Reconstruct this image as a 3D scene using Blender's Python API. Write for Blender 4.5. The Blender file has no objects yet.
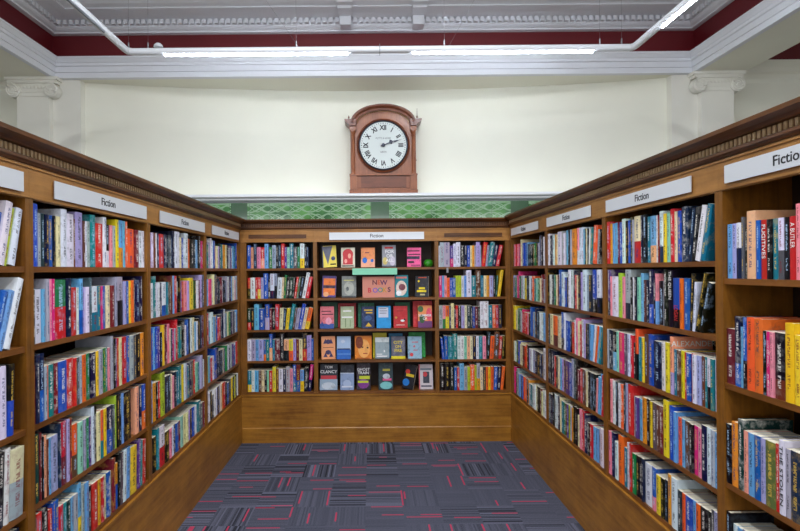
import bpy, math, random
from mathutils import Matrix, Vector
PI = math.pi
sc = bpy.context.scene
COL = sc.collection
rnd = random.Random(11)

# ------------------------------------------------------------------ camera, light, exposure
F = 510.0                       # focal length in pixels of the 800 px frame
CZ = 1.607                      # eye height
VX, VY, TH = 371.0, 270.0, 0.0085
cd = bpy.data.cameras.new('camera'); cam = bpy.data.objects.new('camera', cd); COL.objects.link(cam)
cam.location = (0, 0, CZ); cam.rotation_euler = (PI/2, TH, 0)
cd.sensor_width = 36; cd.lens = F/800*36
cd.shift_x = (400-VX)/800; cd.shift_y = (VY-265.5)/800
cd.clip_start = 0.05; cd.clip_end = 100
sc.camera = cam
w = bpy.data.worlds.new('world'); sc.world = w; w.use_nodes = True
w.node_tree.nodes['Background'].inputs[0].default_value = (0.75, 0.85, 1, 1)
w.node_tree.nodes['Background'].inputs[1].default_value = 0.6
sc.view_settings.view_transform = 'Standard'; sc.view_settings.look = 'None'
sc.view_settings.gamma = 1; sc.view_settings.exposure = 0.62
TUBE_E = 46.0
def area(name, loc, rot, sx, sy, power, col=(1, 1, 1)):
    l = bpy.data.lights.new(name, 'AREA'); l.shape = 'RECTANGLE'; l.size = sx; l.size_y = sy
    l.energy = power; l.color = col
    o = bpy.data.objects.new(name, l); COL.objects.link(o); o.location = loc; o.rotation_euler = rot
    return o
# added daylight fill from unseen windows behind the camera, just inside their panes
for i, x in enumerate((-3.4, 0.0, 3.4)):
    area('window_daylight', (x, -5.85, 2.05), (math.radians(90), 0, 0), 2.2, 2.5, 42, (0.97, 0.98, 1.0))

# ------------------------------------------------------------------ colours and materials
def lin(c):
    return tuple(((v/255)/12.92 if v/255 <= 0.04045 else ((v/255+0.055)/1.055)**2.4) for v in c) + (1.0,)
def mat(name):
    m = bpy.data.materials.new(name); m.use_nodes = True
    nt = m.node_tree; b = nt.nodes['Principled BSDF']
    return m, nt, b
def N(nt, t, **kw):
    n = nt.nodes.new(t)
    for k, v in kw.items(): setattr(n, k, v)
    return n
def mth(nt, op, a, b=None, c=None, clamp=False):
    n = nt.nodes.new('ShaderNodeMath'); n.operation = op; n.use_clamp = clamp
    for i, v in enumerate((a, b, c)):
        if v is None: continue
        if isinstance(v, (int, float)): n.inputs[i].default_value = v
        else: nt.links.new(v, n.inputs[i])
    return n.outputs[0]
def mixc(nt, f, a, b, mode='MIX'):
    n = nt.nodes.new('ShaderNodeMix'); n.data_type = 'RGBA'; n.blend_type = mode
    for s, v in ((n.inputs[0], f), (n.inputs[6], a), (n.inputs[7], b)):
        if isinstance(v, (int, float, tuple)): s.default_value = v
        else: nt.links.new(v, s)
    return n.outputs[2]
def wood(name, dark, light, axis, rough=0.38, scale=1.0, bump=0.05):
    m, nt, b = mat(name)
    g = N(nt, 'ShaderNodeNewGeometry')
    mp = N(nt, 'ShaderNodeMapping'); nt.links.new(g.outputs['Position'], mp.inputs[0])
    s = [26*scale]*3; s['xyz'.index(axis)] = 1.6*scale; mp.inputs['Scale'].default_value = s
    n1 = N(nt, 'ShaderNodeTexNoise'); n1.inputs['Scale'].default_value = 1.6; n1.inputs['Detail'].default_value = 6; n1.inputs['Roughness'].default_value = .65
    nt.links.new(mp.outputs[0], n1.inputs[0])
    n2 = N(nt, 'ShaderNodeTexNoise'); n2.inputs['Scale'].default_value = 2.3; n2.inputs['Detail'].default_value = 3
    nt.links.new(g.outputs['Position'], n2.inputs[0])
    f = mth(nt, 'MULTIPLY_ADD', n1.outputs[0], 1.5, -0.25)
    f2 = mth(nt, 'MULTIPLY_ADD', n2.outputs[0], 1.0, -0.5)
    n3 = N(nt, 'ShaderNodeTexNoise'); n3.inputs['Scale'].default_value = 5.5; n3.inputs['Detail'].default_value = 7; n3.inputs['Roughness'].default_value = .75; nt.links.new(g.outputs['Position'], n3.inputs[0])
    f2 = mth(nt, 'ADD', f2, mth(nt, 'MULTIPLY_ADD', n3.outputs[0], 1.3, -.65))
    ff = mth(nt, 'ADD', f, f2, clamp=True)
    nt.links.new(mixc(nt, ff, lin(dark), lin(light)), b.inputs['Base Color'])
    b.inputs['Roughness'].default_value = rough
    bp = N(nt, 'ShaderNodeBump'); bp.inputs['Strength'].default_value = bump; bp.inputs['Distance'].default_value = .002
    nt.links.new(n1.outputs[0], bp.inputs['Height']); nt.links.new(bp.outputs[0], b.inputs['Normal'])
    return m
def plain(name, c, rough=0.6, noise=0.0, metal=0.0):
    m, nt, b = mat(name)
    b.inputs['Roughness'].default_value = rough; b.inputs['Metallic'].default_value = metal
    if noise:
        g = N(nt, 'ShaderNodeNewGeometry'); n = N(nt, 'ShaderNodeTexNoise'); n.inputs['Scale'].default_value = 3; n.inputs['Detail'].default_value = 5
        nt.links.new(g.outputs['Position'], n.inputs[0])
        c2 = tuple(max(0, int(v*(1-noise))) for v in c)
        nt.links.new(mixc(nt, n.outputs[0], lin(c2), lin(c)), b.inputs['Base Color'])
    else: b.inputs['Base Color'].default_value = lin(c)
    return m
def emis(name, c, e):
    m, nt, b = mat(name)
    b.inputs['Base Color'].default_value = (.8, .8, .8, 1)
    b.inputs['Emission Color'].default_value = c; b.inputs['Emission Strength'].default_value = e
    return m
OAK_X = wood('oak_along_x', (116, 70, 14), (182, 126, 44), 'x')
OAK_Y = wood('oak_along_y', (116, 70, 14), (182, 126, 44), 'y')
OAK_Z = wood('oak_upright', (84, 48, 8), (152, 98, 30), 'z')
SHELF_X = wood('shelf_oak_x', (84, 46, 12), (144, 90, 36), 'x')
SHELF_Y = wood('shelf_oak_y', (84, 46, 12), (144, 90, 36), 'y')
DARK_X = wood('walnut_x', (50, 26, 6), (116, 68, 26), 'x')
DARK_Y = wood('walnut_y', (50, 26, 6), (116, 68, 26), 'y')
BACKW = wood('case_back', (30, 17, 10), (54, 32, 18), 'z', rough=.6)
FRZ_X = wood('frieze_x', (132, 84, 30), (190, 134, 66), 'x')
FRZ_Y = wood('frieze_y', (132, 84, 30), (190, 134, 66), 'y')
DENT = plain('dentil_oak', (212, 176, 128), .5, .2)
CLOCKW = wood('clock_mahogany', (104, 52, 28), (166, 100, 62), 'z', scale=1.6, rough=.3)
CLOCKD = wood('clock_dark_mahogany', (78, 36, 20), (130, 70, 42), 'x', scale=1.6, rough=.3)
CREAM = plain('cream_paint', (240, 239, 222), .7, .03)
WHITE = plain('white_gloss_paint', (232, 234, 238), .45, .04)
CEILM = plain('ceiling_white', (232, 234, 240), .7)
WARMW = plain('warm_white_paint', (238, 236, 224), .5, .04)
RED = plain('oxblood_paint', (104, 10, 22), .5, .1)
SIGN = plain('sign_white', (226, 230, 234), .4)
INK = plain('sign_ink', (28, 30, 38), .5)
METAL = plain('white_enamel', (225, 228, 232), .35)
GREYM = plain('grey_lamp_cover', (120, 125, 132), .4)
STEEL = plain('steel', (150, 150, 155), .3, metal=.9)
PAGES = plain('paper_edges', (238, 230, 206), .8, .14)
LAMP = emis('lit_fluorescent_tube', (0.76, 0.86, 1.0, 1), TUBE_E)

def cover_material():
    m, nt, b = mat('printed_cover')
    def att(n):
        a = N(nt, 'ShaderNodeAttribute'); a.attribute_name = n; return a
    ca, cb, ci, pr = att('col'), att('col2'), att('ink'), att('par')
    uv = N(nt, 'ShaderNodeUVMap'); uv.uv_map = 'UVMap'
    s = N(nt, 'ShaderNodeSeparateXYZ'); nt.links.new(uv.outputs[0], s.inputs[0])
    ps = N(nt, 'ShaderNodeSeparateColor'); nt.links.new(pr.outputs['Color'], ps.inputs[0])
    U, V = s.outputs[0], s.outputs[1]; split, style, seed = ps.outputs[0], ps.outputs[1], ps.outputs[2]
    base = mixc(nt, mth(nt, 'LESS_THAN', V, split), ca.outputs['Color'], cb.outputs['Color'])
    sd = mth(nt, 'MULTIPLY', seed, 97.0)
    # printed picture: broad blotches along the spine
    tc = N(nt, 'ShaderNodeTexCoord'); mp = N(nt, 'ShaderNodeVectorMath', operation='MULTIPLY_ADD'); mp.inputs[1].default_value = (26, 26, 26)
    cx = N(nt, 'ShaderNodeCombineXYZ'); nt.links.new(sd, cx.inputs[0]); nt.links.new(tc.outputs['Object'], mp.inputs[0]); nt.links.new(cx.outputs[0], mp.inputs[2])
    n1 = N(nt, 'ShaderNodeTexNoise'); n1.inputs['Scale'].default_value = 1.0; n1.inputs['Detail'].default_value = 4; n1.inputs['Roughness'].default_value = .7; nt.links.new(mp.outputs[0], n1.inputs[0])
    pf = mth(nt, 'MULTIPLY', mth(nt, 'MULTIPLY_ADD', n1.outputs[0], 5.0, -2.5, clamp=True), mth(nt, 'MULTIPLY', style, 0.55))
    base = mixc(nt, pf, base, ci.outputs['Color'])
    # rows of small print
    cx2 = N(nt, 'ShaderNodeCombineXYZ'); nt.links.new(mth(nt, 'MULTIPLY', U, 3.5), cx2.inputs[0]); nt.links.new(mth(nt, 'MULTIPLY', V, 58.0), cx2.inputs[1]); nt.links.new(sd, cx2.inputs[2])
    n2 = N(nt, 'ShaderNodeTexNoise'); n2.inputs['Scale'].default_value = 1.0; n2.inputs['Detail'].default_value = 0; nt.links.new(cx2.outputs[0], n2.inputs[0])
    tx = mth(nt, 'GREATER_THAN', n2.outputs[0], 0.47)
    band = mth(nt, 'LESS_THAN', mth(nt, 'ABSOLUTE', mth(nt, 'SUBTRACT', U, 0.5)), 0.16)
    e1 = mth(nt, 'MULTIPLY_ADD', seed, 0.15, 0.42)
    t1 = mth(nt, 'MULTIPLY', mth(nt, 'GREATER_THAN', V, e1), mth(nt, 'LESS_THAN', V, mth(nt, 'ADD', e1, 0.42)))
    e2 = mth(nt, 'MULTIPLY_ADD', seed, -0.08, 0.17)
    t2 = mth(nt, 'MULTIPLY', mth(nt, 'GREATER_THAN', V, e2), mth(nt, 'LESS_THAN', V, mth(nt, 'ADD', e2, 0.2)))
    t = mth(nt, 'MULTIPLY', mth(nt, 'MULTIPLY', mth(nt, 'MAXIMUM', t1, t2), tx), band)
    t = mth(nt, 'MULTIPLY', t, mth(nt, 'GREATER_THAN', style, 0.02))
    base = mixc(nt, mth(nt, 'MULTIPLY', t, 0.68), base, ci.outputs['Color'])
    nt.links.new(base, b.inputs['Base Color'])
    b.inputs['Roughness'].default_value = .42; b.inputs['Specular IOR Level'].default_value = .3
    return m
COVER = cover_material()
PALETTE = {
 'w': (222, 225, 232), 'lg': (170, 176, 188), 'e': (92, 94, 102), 'sl': (40, 54, 74), 'k': (14, 14, 18), 'n': (16, 26, 70),
 'b': (34, 92, 180), 's': (118, 176, 220), 't': (20, 130, 142), 'mi': (150, 208, 184), 'g': (40, 132, 76), 'dg': (18, 72, 56),
 'l': (182, 204, 60), 'y': (236, 208, 50), 'au': (228, 160, 46), 'o': (236, 112, 46), 'pe': (240, 176, 140), 'r': (204, 42, 48),
 'm': (124, 30, 48), 'p': (238, 150, 168), 'h': (216, 44, 124), 'v': (98, 62, 140), 'la': (178, 170, 216), 'c': (230, 218, 178),
 'br': (110, 66, 46), 'ol': (110, 116, 60)}
WORD = {'w': 'white', 'lg': 'pale grey', 'e': 'grey', 'sl': 'slate', 'k': 'black', 'n': 'navy', 'b': 'blue', 's': 'sky-blue', 't': 'teal',
 'mi': 'mint', 'g': 'green', 'dg': 'bottle-green', 'l': 'lime', 'y': 'yellow', 'au': 'amber', 'o': 'orange', 'pe': 'peach', 'r': 'red',
 'm': 'maroon', 'p': 'pink', 'h': 'magenta', 'v': 'purple', 'la': 'lavender', 'c': 'cream', 'br': 'brown', 'ol': 'olive'}

# ------------------------------------------------------------------ mesh helpers
class MB:
    def __init__(s): s.v = []; s.f = []; s.m = []; s.a = []; s.uv = []
    def poly(s, pts, faces, mi=0, attr=None, uvs=None):
        o = len(s.v); s.v += [tuple(p) for p in pts]
        for k, f in enumerate(faces):
            s.f.append([i+o for i in f]); s.m.append(mi); s.a.append(attr); s.uv.append(uvs[k] if uvs else None)
    def box(s, x0, y0, z0, x1, y1, z1, mi=0, attr=None):
        p = [(x0,y0,z0),(x1,y0,z0),(x1,y1,z0),(x0,y1,z0),(x0,y0,z1),(x1,y0,z1),(x1,y1,z1),(x0,y1,z1)]
        s.poly(p, [(0,3,2,1),(4,5,6,7),(0,1,5,4),(1,2,6,5),(2,3,7,6),(3,0,4,7)], mi, attr)
    def prism(s, outline, y0, y1, mi=0, attr=None):        # outline in x,z (counter-clockwise seen from -y)
        n = len(outline)
        p = [(x, y0, z) for x, z in outline] + [(x, y1, z) for x, z in outline]
        s.poly(p, [tuple(range(n)), tuple(range(2*n-1, n-1, -1))] + [(i, i+n, (i+1) % n+n, (i+1) % n) for i in range(n)], mi, attr)
    def lathe(s, prof, c, axis='z', n=24, mi=0):           # prof: (r, h) pairs
        P = []
        for r, h in prof:
            for k in range(n):
                a = 2*PI*k/n; x, y = r*math.cos(a), r*math.sin(a)
                if axis == 'z': P.append((c[0]+x, c[1]+y, c[2]+h))
                elif axis == 'y': P.append((c[0]+x, c[1]-h, c[2]+y))
                else: P.append((c[0]+h, c[1]+x, c[2]+y))
        fs = []
        for j in range(len(prof)-1):
            for k in range(n):
                fs.append((j*n+k, j*n+(k+1) % n, (j+1)*n+(k+1) % n, (j+1)*n+k))
        fs.append(tuple(range(n-1, -1, -1))); fs.append(tuple((len(prof)-1)*n+k for k in range(n)))
        s.poly(P, fs, mi)
    def tube(s, pts, r, n=10, mi=0):
        P = []
        for i, p in enumerate(pts):
            p = Vector(p); a = Vector(pts[max(0, i-1)]); b = Vector(pts[min(len(pts)-1, i+1)])
            d = (b-a).normalized(); up = Vector((0, 0, 1)) if abs(d.z) < .9 else Vector((1, 0, 0))
            u = d.cross(up).normalized(); v = u.cross(d)
            for k in range(n):
                q = p + r*(math.cos(2*PI*k/n)*u + math.sin(2*PI*k/n)*v); P.append(q)
        fs = [(j*n+k, j*n+(k+1) % n, (j+1)*n+(k+1) % n, (j+1)*n+k) for j in range(len(pts)-1) for k in range(n)]
        fs += [tuple(range(n-1, -1, -1)), tuple((len(pts)-1)*n+k for k in range(n))]
        s.poly(P, fs, mi)
    def mesh(s, name, mats, smooth=False):
        me = bpy.data.meshes.new(name); me.from_pydata(s.v, [], s.f)
        for m in mats: me.materials.append(m)
        me.polygons.foreach_set('material_index', s.m)
        if smooth:
            me.polygons.foreach_set('use_smooth', [True]*len(s.f)); me.set_sharp_from_angle(angle=math.radians(35))
        if any(a is not None for a in s.a):
            for i, nm in enumerate(('col', 'col2', 'ink', 'par')):
                at = me.attributes.new(nm, 'FLOAT_COLOR', 'CORNER'); vals = []
                for f, a in zip(s.f, s.a):
                    v = a[i] if a else (0.5, 0.5, 0.5, 1)
                    vals += list(v)*len(f)
                at.data.foreach_set('color', vals)
            ul = me.uv_layers.new(name='UVMap'); vals = []
            for f, u in zip(s.f, s.uv):
                for k in range(len(f)): vals += list(u[k]) if u else [-1.0, 0.5]
            ul.data.foreach_set('uv', vals)
        me.validate(); me.update()
        return me
    def build(s, name, mats, parent=None, loc=(0,0,0), rot=(0,0,0), smooth=False):
        if not isinstance(mats, (list, tuple)): mats = [mats]
        return link(name, s.mesh(name, mats, smooth), parent, loc, rot)
def link(name, data, parent=None, loc=(0,0,0), rot=(0,0,0)):
    o = bpy.data.objects.new(name, data); COL.objects.link(o); o.parent = parent; o.location = loc; o.rotation_euler = rot
    return o
def tag(o, label, cat, group=None):
    o['label'] = label; o['category'] = cat
    if group: o['group'] = group
    return o
def struct(o): o['kind'] = 'structure'; return o
def empty(name, loc=(0,0,0), rz=0):
    return link(name, None, None, loc, (0,0,rz))
def text(name, body, size, mtl, parent, loc, rot, ext=.0006, align='CENTER', bold=0.0, sx=1.0):
    cu = bpy.data.curves.new(name, 'FONT'); cu.body = body; cu.size = size; cu.align_x = align; cu.align_y = 'CENTER'
    cu.extrude = ext; cu.offset = bold; cu.resolution_u = 3
    t = bpy.data.objects.new(name, cu); COL.objects.link(t)
    bpy.context.view_layer.update()
    me = bpy.data.meshes.new_from_object(t); bpy.data.objects.remove(t); bpy.data.curves.remove(cu)
    me.materials.clear(); me.materials.append(mtl)
    o = link(name, me, parent, loc, rot); o.scale = (sx, 1, 1)
    return o
def sweep(prof, path, i0, i1):
    """closed profile of (offset to the right of travel, z) swept along path points i0..i1 of the whole path, mitred"""
    n = len(path); mb = MB(); P = []
    def nrm(a, b):
        d = (Vector(b)-Vector(a)).normalized(); return Vector((d.y, -d.x))
    for i in range(i0, i1+1):
        if i == 0: q = nrm(path[0], path[1])
        elif i == n-1: q = nrm(path[-2], path[-1])
        else:
            a, b = nrm(path[i-1], path[i]), nrm(path[i], path[i+1]); q = (a+b)/(1+a.dot(b))
        for o, z in prof: P.append((path[i][0]+q.x*o, path[i][1]+q.y*o, z))
    m = len(prof); k = i1-i0
    fs = [(j*m+a, j*m+(a+1) % m, (j+1)*m+(a+1) % m, (j+1)*m+a) for j in range(k) for a in range(m)]
    fs += [tuple(range(m-1, -1, -1)), tuple(k*m+a for a in range(m))]
    mb.poly(P, fs); return mb
def fixn(o):
    import bmesh
    bm = bmesh.new(); bm.from_mesh(o.data); bmesh.ops.recalc_face_normals(bm, faces=bm.faces); bm.to_mesh(o.data); bm.free(); return o

# ------------------------------------------------------------------ the room
XL, XR, YB = -1.22, 1.30, 4.766        # front planes of the three runs of bookcases
ZC = 4.12                              # ceiling
# carpet
def carpet():
    m, nt, b = mat('carpet_tiles')
    g = N(nt, 'ShaderNodeNewGeometry'); s = N(nt, 'ShaderNodeSeparateXYZ'); nt.links.new(g.outputs['Position'], s.inputs[0])
    C = 0.25
    def cell(off, C):
        X = mth(nt, 'DIVIDE', mth(nt, 'ADD', s.outputs[0], 20+off), C); Y = mth(nt, 'DIVIDE', mth(nt, 'ADD', s.outputs[1], 20+off*.7), C)
        return mth(nt, 'FLOOR', X), mth(nt, 'FLOOR', Y), mth(nt, 'FRACT', X), mth(nt, 'FRACT', Y)
    def wn(*c):
        cx = N(nt, 'ShaderNodeCombineXYZ')
        for i, v in enumerate(c):
            if isinstance(v, (int, float)): cx.inputs[i].default_value = v
            else: nt.links.new(v, cx.inputs[i])
        n = N(nt, 'ShaderNodeTexWhiteNoise'); n.noise_dimensions = '3D'; nt.links.new(cx.outputs[0], n.inputs[0]); return n.outputs[0]
    ix, iy, fx, fy = cell(0.05, C)
    o = mth(nt, 'GREATER_THAN', wn(ix, iy, 3.3), 0.45)      # 1: lines run along x
    def sel(a, b_): return mth(nt, 'ADD', mth(nt, 'MULTIPLY', o, a), mth(nt, 'MULTIPLY', mth(nt, 'SUBTRACT', 1.0, o), b_))
    p, q = sel(fy, fx), sel(fx, fy)
    k = mth(nt, 'FLOOR', mth(nt, 'MULTIPLY', p, 24.0))
    hid = mth(nt, 'ADD', mth(nt, 'MULTIPLY', ix, 7.13), mth(nt, 'MULTIPLY', iy, 3.71))
    tone = wn(k, hid, 1.7)
    con = wn(ix, iy, 9.1)
    tone = mth(nt, 'MULTIPLY', mth(nt, 'SUBTRACT', tone, 0.5), mth(nt, 'MULTIPLY_ADD', mth(nt, 'POWER', con, 1.6), 1.0, 0.08))
    # weave
    wv = mth(nt, 'SINE', mth(nt, 'MULTIPLY', mth(nt, 'ADD', s.outputs[0], mth(nt, 'MULTIPLY', s.outputs[1], 1.0)), 620.0))
    nz = N(nt, 'ShaderNodeTexNoise'); nz.inputs['Scale'].default_value = 160; nt.links.new(g.outputs['Position'], nz.inputs[0])
    f = mth(nt, 'ADD', mth(nt, 'ADD', 0.42, tone), mth(nt, 'MULTIPLY_ADD', wv, 0.07, mth(nt, 'MULTIPLY_ADD', nz.outputs[0], .9, -.45)), clamp=True)
    col = mixc(nt, f, lin((32, 34, 42)), lin((108, 110, 128)))
    # red dashes
    rk = mth(nt, 'FLOOR', mth(nt, 'MULTIPLY', wn(ix, iy, 5.5), 24.0))
    isr = mth(nt, 'LESS_THAN', mth(nt, 'ABSOLUTE', mth(nt, 'SUBTRACT', k, rk)), mth(nt, 'MULTIPLY_ADD', mth(nt, 'GREATER_THAN', wn(ix, iy, 12.4), .93), 1.0, .5))
    has = mth(nt, 'GREATER_THAN', wn(ix, iy, 2.2), 0.15)
    q0 = mth(nt, 'MULTIPLY', wn(ix, iy, 6.1), 0.5)
    ln = mth(nt, 'MULTIPLY', mth(nt, 'GREATER_THAN', q, q0), mth(nt, 'LESS_THAN', q, mth(nt, 'ADD', q0, mth(nt, 'MULTIPLY_ADD', wn(ix, iy, 8.8), .9, .25))))
    red = mth(nt, 'MULTIPLY', mth(nt, 'MULTIPLY', isr, has), ln)
    rk2 = mth(nt, 'FLOOR', mth(nt, 'MULTIPLY', wn(ix, iy, 15.5), 24.0))
    is2 = mth(nt, 'MULTIPLY', mth(nt, 'LESS_THAN', mth(nt, 'ABSOLUTE', mth(nt, 'SUBTRACT', k, rk2)), 0.5), mth(nt, 'GREATER_THAN', wn(ix, iy, 17.2), .45))
    red = mth(nt, 'MAXIMUM', red, mth(nt, 'MULTIPLY', is2, mth(nt, 'GREATER_THAN', q, mth(nt, 'MULTIPLY', wn(ix, iy, 18.1), .5))))
    col = mixc(nt, mth(nt, 'MULTIPLY', red, .85), col, lin((186, 54, 84)))
    nt.links.new(col, b.inputs['Base Color']); b.inputs['Roughness'].default_value = .95
    b.inputs['Specular IOR Level'].default_value = .2
    return m
RX0, RX1, RY0 = -6.2, 6.4, -6.0
mb = MB(); mb.box(RX0-.1, RY0-.1, -.1, RX1+.1, 5.7, 0); struct(mb.build('floor', carpet()))
mb = MB(); mb.box(RX0-.1, RY0-.1, ZC+.12, RX1+.1, 5.7, ZC+.25); struct(mb.build('ceiling', CEILM))
mb = MB(); mb.box(RX0-.15, RY0, 0, RX0, 5.6, ZC+.12); struct(mb.build('wall_left', CREAM))
mb = MB(); mb.box(RX1, RY0, 0, RX1+.15, 5.6, ZC+.12); struct(mb.build('wall_right', CREAM))
mb = MB()                                                   # rear wall with three tall window openings
xs = [RX0-.15, -4.5, -2.3, -1.1, 1.1, 2.3, 4.5, RX1+.15]
for a, b_ in ((0, 1), (2, 3), (4, 5), (6, 7)): mb.box(xs[a], RY0-.2, 0, xs[b_], RY0, ZC+.12)
for a in (1, 3, 5):
    mb.box(xs[a], RY0-.2, 0, xs[a+1], RY0, .8); mb.box(xs[a], RY0-.2, 3.3, xs[a+1], RY0, ZC+.12)
struct(mb.build('wall_rear', CREAM))
glass, nt, b = mat('window_glass'); b.inputs['Transmission Weight'].default_value = 1; b.inputs['Roughness'].default_value = .02; b.inputs['Base Color'].default_value = (.95, .98, 1, 1)
for i, a in enumerate((1, 3, 5)):  # windows out of view, added to bring in daylight
    mb = MB(); x0, x1 = xs[a], xs[a+1]
    mb.box(x0, RY0-.16, .8, x0+.07, RY0-.1, 3.3); mb.box(x1-.07, RY0-.16, .8, x1, RY0-.1, 3.3)
    mb.box(x0+.07, RY0-.16, .8, x1-.07, RY0-.1, .88); mb.box(x0+.07, RY0-.16, 3.22, x1-.07, RY0-.1, 3.3)
    mb.box((x0+x1)/2-.025, RY0-.16, .88, (x0+x1)/2+.025, RY0-.1, 3.22)
    mb.box(x0+.07, RY0-.135, .88, (x0+x1)/2-.025, RY0-.128, 3.22, 1); mb.box((x0+x1)/2+.025, RY0-.135, .88, x1-.07, RY0-.128, 3.22, 1)
    struct(mb.build('window_%d' % (i+1), [WHITE, glass]))
# back wall: cream, gently curved between two piers, tiled dado below a moulded ledge
ZS = 3.514                                                  # underside of the beams
PX0, PX1 = -2.86, 2.99
def wally(x):
    t = (x-PX0)/(PX1-PX0); return 5.12 + .31*math.sin(PI*t)**.8
mb = MB(); n = 48; P = []
for i in range(n+1):
    x = PX0-.05 + (PX1-PX0+.1)*i/n; y = wally(min(max(x, PX0), PX1))
    P += [(x, y, 0), (x, y, ZS+.05), (x, 5.6, ZS+.05), (x, 5.6, 0)]
fs = []
for i in range(n):
    for k in range(4): fs.append((4*i+k, 4*i+4+k, 4*i+4+(k+1) % 4, 4*i+(k+1) % 4))
fs += [(0, 1, 2, 3), (4*n+3, 4*n+2, 4*n+1, 4*n)]
mb.poly(P, fs); o = fixn(mb.build('wall_back', CREAM, smooth=True)); struct(o)
mb = MB(); mb.box(-3.44, 5.05, 0, PX0, 5.6, ZS); struct(mb.build('wall_back_pier_left', WARMW))
mb = MB(); mb.box(PX1, 5.05, 0, 3.54, 5.6, ZS); struct(mb.build('wall_back_pier_right', WARMW))
mb = MB(); mb.box(RX0, 5.25, 0, -3.44, 5.6, ZC+.12); struct(mb.build('wall_back_left', CREAM))
mb = MB(); mb.box(3.54, 5.25, 0, RX1, 5.6, ZC+.12); struct(mb.build('wall_back_right', CREAM))
mb = MB(); mb.box(-3.6, 5.002, ZS+.0005, 3.67, 5.7, ZS+.15); struct(mb.build('ceiling_soffit', CREAM))
# ledge
LEDGE = [(0, 2.285), (.015, 2.285), (.02, 2.298), (.05, 2.312), (.06, 2.32), (.06, 2.334), (.085, 2.342), (.09, 2.348), (.09, 2.372), (0, 2.374)]
o = fixn(sweep([(a, z) for a, z in LEDGE], [(PX0-.01, 5.17), (PX1+.01, 5.17)], 0, 1).build('trim_1', WHITE)); struct(o)
mb = MB(); mb.box(PX0, 5.165, 2.355, PX1, 5.42, 2.373); struct(mb.build('trim_2', WHITE))
# tiled dado
def tiles(name, plainc=False):
    m, nt, b = mat(name); b.inputs['Roughness'].default_value = .12; b.inputs['Coat Weight'].default_value = .5
    g = N(nt, 'ShaderNodeNewGeometry'); s = N(nt, 'ShaderNodeSeparateXYZ'); nt.links.new(g.outputs['Position'], s.inputs[0])
    nz = N(nt, 'ShaderNodeTexNoise'); nz.inputs['Scale'].default_value = 7; nt.links.new(g.outputs['Position'], nz.inputs[0])
    base = mixc(nt, mth(nt, 'MULTIPLY_ADD', nz.outputs[0], 2.2, -.6, clamp=True), lin((30, 84, 46)), lin((92, 152, 78)))
    if plainc:
        base = mixc(nt, nz.outputs[0], lin((44, 72, 52)), lin((76, 108, 80)))
        nt.links.new(base, b.inputs['Base Color']); return m
    u = mth(nt, 'MULTIPLY', s.outputs[0], 2*PI/.4); v = mth(nt, 'DIVIDE', mth(nt, 'SUBTRACT', s.outputs[2], 2.178), .09)   # two rows, -1..1
    r = mth(nt, 'SUBTRACT', mth(nt, 'ABSOLUTE', v), .5)
    out = None
    for amp, k, ph in ((.40, 1, 0), (-.40, 1, 0), (.34, 2, .7), (-.34, 2, .7)):
        c = mth(nt, 'MULTIPLY', mth(nt, 'COSINE', mth(nt, 'MULTIPLY_ADD', u, k, ph)), amp)
        d = mth(nt, 'ABSOLUTE', mth(nt, 'SUBTRACT', r, c))
        l = mth(nt, 'LESS_THAN', d, .075 if k == 1 else .05)
        out = l if out is None else mth(nt, 'MAXIMUM', out, l)
    out = mth(nt, 'MAXIMUM', out, mth(nt, 'GREATER_THAN', mth(nt, 'ABSOLUTE', v), .95))
    edge = mth(nt, 'LESS_THAN', mth(nt, 'FRACT', mth(nt, 'DIVIDE', mth(nt, 'ADD', s.outputs[0], 10), .2)), .012)
    col = mixc(nt, out, base, lin((134, 166, 134))); col = mixc(nt, edge, col, lin((30, 60, 44)))
    nt.links.new(col, b.inputs['Base Color'])
    bp = N(nt, 'ShaderNodeBump'); bp.inputs['Strength'].default_value = .6; bp.inputs['Distance'].default_value = .006; nt.links.new(out, bp.inputs['Height']); nt.links.new(bp.outputs[0], b.inputs['Normal'])
    return m
TP, TT = tiles('plain_green_tile', True), tiles('moulded_green_tile')
mb = MB(); mb.box(PX0, 5.07, 0, PX1, 5.118, 2.285); struct(mb.build('trim_3', TP))
mb = MB(); mb.box(-1.221, 5.055, 2.085, .005, 5.07, 2.278); struct(mb.build('trim_4', TT))
mb = MB(); mb.box(.185, 5.055, 2.085, 1.39, 5.07, 2.278); struct(mb.build('trim_5', TT))
for i_, (a_, b_) in enumerate(((-2.6, -1.385), (1.57, 2.8))):
    mb = MB(); mb.box(a_, 5.055, 2.085, b_, 5.07, 2.278); struct(mb.build('trim_%d' % (13+i_), TT))
# entablature: architrave, frieze, dentil cornice round the coffer
EP = [(-3.08, -5.9), (-3.08, 5.0), (3.165, 5.0), (3.165, -5.9)]
ARCH = [(0, ZS), (0, 3.565), (.012, 3.568), (.012, 3.62), (.026, 3.625), (.026, 3.65), (.034, 3.655), (.05, 3.685), (.056, 3.69), (.056, 3.705), (-.05, 3.705), (-.05, ZS)]
o = fixn(sweep(ARCH, EP, 0, 3).build('trim_6', WHITE)); struct(o)
FR = [(-.06, 3.70), (-.052, 3.70), (-.052, 4.0), (-.06, 4.0)]
FR = [(-.5, 3.70), (-.052, 3.70), (-.052, ZC+.12), (-.5, ZC+.12)]
o = fixn(sweep(FR, EP, 0, 3).build('wall_frieze', RED)); struct(o)
CORN = [(-.05, 3.95), (.0, 3.95), (.005, 3.962), (.03, 3.975), (.045, 3.99), (.045, 3.995), (.05, 4.0), (.05, 4.042), (.13, 4.047), (.16, 4.052), (.20, 4.056), (.25, 4.062), (.25, 4.075), (.30, 4.085), (.34, 4.11), (.42, ZC+.02), (.42, ZC+.12), (-.05, ZC+.12)]
o = fixn(sweep(CORN, EP, 0, 3).build('trim_7', WHITE)); struct(o)
mb = MB()
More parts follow.
